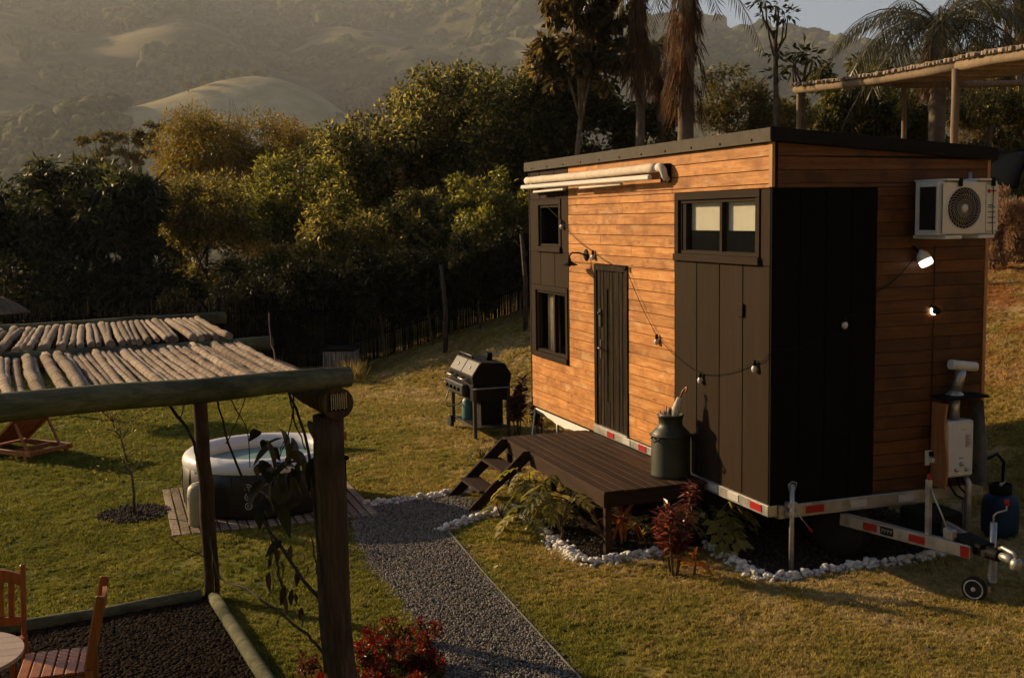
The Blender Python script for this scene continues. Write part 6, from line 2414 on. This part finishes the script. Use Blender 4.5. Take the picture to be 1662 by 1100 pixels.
# ------------------------------------------------------------------ plants on the bank
MAT['lf_lav'] = m_leaf('dry_plume_leaf', (.12, .075, .05), (.24, .15, .10), (.30, .21, .13), rough=.7, spec=.1, trans=.4)
for k, (u, vt, vb, hw, dep_, n_, lb) in enumerate(((1650, 296, 425, 46, 22.5, 12000, 'pinkish dry plumed shrub right of the air conditioner'), (1612, 340, 420, 22, 22, 4000, 'low plumed shrub between cabin edge and its taller neighbour'))):
    c = at(u, (vt + vb) / 2, dep_)
    rx, rz = hw / 1843.2 * dep_, (vb - vt) / 2 / 1843.2 * dep_
    root = empty('plumed_shrub', (c.x, c.y, gh(c.x, c.y)), 0, lb, 'shrub', 'plumed shrubs on the bank')
    o0 = np.array((c.x, c.y, gh(c.x, c.y)))
    rgn = np.random.default_rng(k + 90)
    B = make_blobs(rgn, np.array(c) - o0 - np.array((0, 0, .15)), (rx * 1.2, rx * 1.2, rz * 1.15), 46, (.12, .26), .2)
    V, F = crown_leaves(rgn, B, n_, .10, .022, -1.1, .5, .5)
    mesh_np('plumes', V, F, MAT['lf_lav'], root, kind='stuff')
    m = MB()
    for i in range(12):
        b_ = B[i]
        m.tube([(b_[0] * .2, b_[1] * .2, -.1), b_[:3]], [.02, .006], 5)
    m.build('stem', MAT['bark'], root)
# dark blue cover behind the roof corner
cc = at(1650, 266, 27)
V, F_ = [], []
nu, nv = 13, 7
for i in range(nu):
    for j in range(nv):
        a = PI * i / (nu - 1)
        V.append((math.cos(a) * -1.5, (j / (nv - 1) - .5) * 2.6, math.sin(a) ** .8 * (.95 + .08 * math.sin(j * 1.3))))
for i in range(nu - 1):
    for j in range(nv - 1):
        F_.append((i * nv + j, i * nv + j + 1, (i + 1) * nv + j + 1, (i + 1) * nv + j))
o = mesh_np('domed_tent', np.array(V), np.array(F_), m_basic('navy_fabric', (.004, .006, .010), .9, .03, amt=.2), smooth=True, loc=(cc.x + .35, cc.y, cc.z - .62))
so_ = o.modifiers.new('thickness', 'SOLIDIFY')
so_.thickness = .02
tag(o, 'dark blue domed cover behind the far roof corner', 'tent')

# thatched parasol at the left edge
th = at(-26, 505, 21)
tp = empty('thatched_parasol', (th.x, th.y, 0), 0, 'tip of a grey thatched parasol at the left edge above the pole roof', 'parasol')
zt_ = at(-26, 478, 21).z
MAT['thatch'] = m_leaf('thatch_straw', (.16, .13, .10), (.28, .24, .19), (.36, .31, .25), rough=.9, spec=.05, trans=.2)
MB().tube([(0, 0, 0), (0, 0, zt_ - .05)], .05, 10).build('pole', MAT['bark'], tp)
MB().lathe([(.0, zt_ - .01), (.3, zt_ - .07), (.60, zt_ - .24), (.68, zt_ - .34), (.60, zt_ - .33), (.0, zt_ - .12)], 28).build('canopy', MAT['pole'], tp)
P, A, N_ = [], [], []
for k in range(2600):
    a = rnd.uniform(0, 2 * PI)
    r_ = rnd.uniform(.05, .66)
    P.append((math.cos(a) * r_, math.sin(a) * r_, zt_ + .01 - .55 * r_ * r_ - .05 * r_))
    A.append((math.cos(a), math.sin(a), -.9 * r_ - .15))
    N_.append((math.cos(a) * .4 + rnd.uniform(-.4, .4), math.sin(a) * .4 + rnd.uniform(-.4, .4), 1))
V, F = leaf_quads(np.array(P), np.array(A), np.array(N_), np.full(2600, .2), np.full(2600, .014), .03)
mesh_np('thatch', V, F, MAT['thatch'], tp, kind='stuff')

# ------------------------------------------------------------------ tufts and stray bits on the lawn
MAT['lf_straw'] = m_leaf('straw_blade', (.16, .12, .04), (.28, .21, .08), (.22, .20, .06), rough=.6, spec=.2, trans=.4)
for k, (u, v, dep_, hgt, n_, lb) in enumerate(((573, 622, None, .55, 160, 'tall straw-coloured grass tuft beside the end of the front beam'), (508, 578, 20.0, .5, 70, 'dry grass tuft behind the pole roof left of the cane box'),
                                               (865, 690, None, .22, 120, 'low grass tuft at the foot of the cabin by the red plant'), (905, 690, None, .25, 140, 'grass tuft under the far end of the cabin'))):
    if dep_: p = at(u, v, dep_)
    else:
        d_ = (_f + _r2 * ((u - 831.0) / 1843.2) + _u2 * ((550.0 - v) / 1843.2))
        p = CAM + d_ * (CAM.z / -d_.z)
    root_z = gh(p.x, p.y)
    rgn = np.random.default_rng(k)
    P = rgn.normal(size=(n_, 3)) * np.array((.10, .10, 0))
    A = rgn.normal(size=(n_, 3)) * np.array((.45, .45, .1)) + np.array((0, 0, 1))
    V, F = leaf_quads(P, A, rgn.normal(size=(n_, 3)), hgt * rgn.uniform(.5, 1.1, n_), np.full(n_, .016), .05)
    o = mesh_np('grass_clump', V, F, MAT['lf_straw'], loc=(p.x, p.y, root_z))
    o['kind'] = 'stuff'
    tag(o, lb, 'grass tuft', 'grass tufts on the lawn')
MAT['leaf_dead'] = m_basic('fallen_leaf', (.42, .36, .26), .7, .2, amt=.2)
lfm = broad_leaf(.085, .022, MAT['leaf_dead'], .1)
for k, (u, v, lb) in enumerate(((1500, 1060, 'pale curled leaf lying alone on the front right lawn'), (895, 952, 'pale dry twig-like leaf on the lawn before the red plant'), (808, 922, 'small pale leaf on the lawn right of the path'),
                                (745, 605, 'small pale leaf on the shaded lawn behind the grill'), (660, 580, 'small pale leaf on the shaded lawn right of the cane box'), (700, 560, 'small pale leaf near the fence foot'))):
    d_ = (_f + _r2 * ((u - 831.0) / 1843.2) + _u2 * ((550.0 - v) / 1843.2))
    p = CAM + d_ * (CAM.z / -d_.z)
    if k > 2:
        for q in np.arange(8, 40, .05):
            w_ = CAM + d_ * float(q)
            if w_.z < gh(w_.x, w_.y):
                p = w_
                break
    o = bpy.data.objects.new('fallen_leaf', lfm)
    C.objects.link(o)
    o.location = (p.x, p.y, gh(p.x, p.y) + .035)
    o.rotation_euler = (.2, .15, k * 1.9)
    tag(o, lb, 'leaf', 'fallen leaves on the lawn')

# ------------------------------------------------------------------ the hazy air over the valley
m = MB().box((-2800, -100, -230), (2800, 3100, 690))
hz = m.build('haze', None)
t = bpy.data.materials.new('haze_air')
t.use_nodes = True
nt = t.node_tree
nt.nodes.remove(nt.nodes['Principled BSDF'])
pv = nt.nodes.new('ShaderNodeVolumePrincipled')
pv.inputs['Color'].default_value = (.78, .82, .88, 1)
pv.inputs['Density'].default_value = .00015
pv.inputs['Anisotropy'].default_value = .25
nt.links.new(pv.outputs[0], nt.nodes['Material Output'].inputs['Volume'])
hz.data.materials.append(t)
tag(hz, 'thin warm haze filling the valley air', 'haze', None, 'stuff')
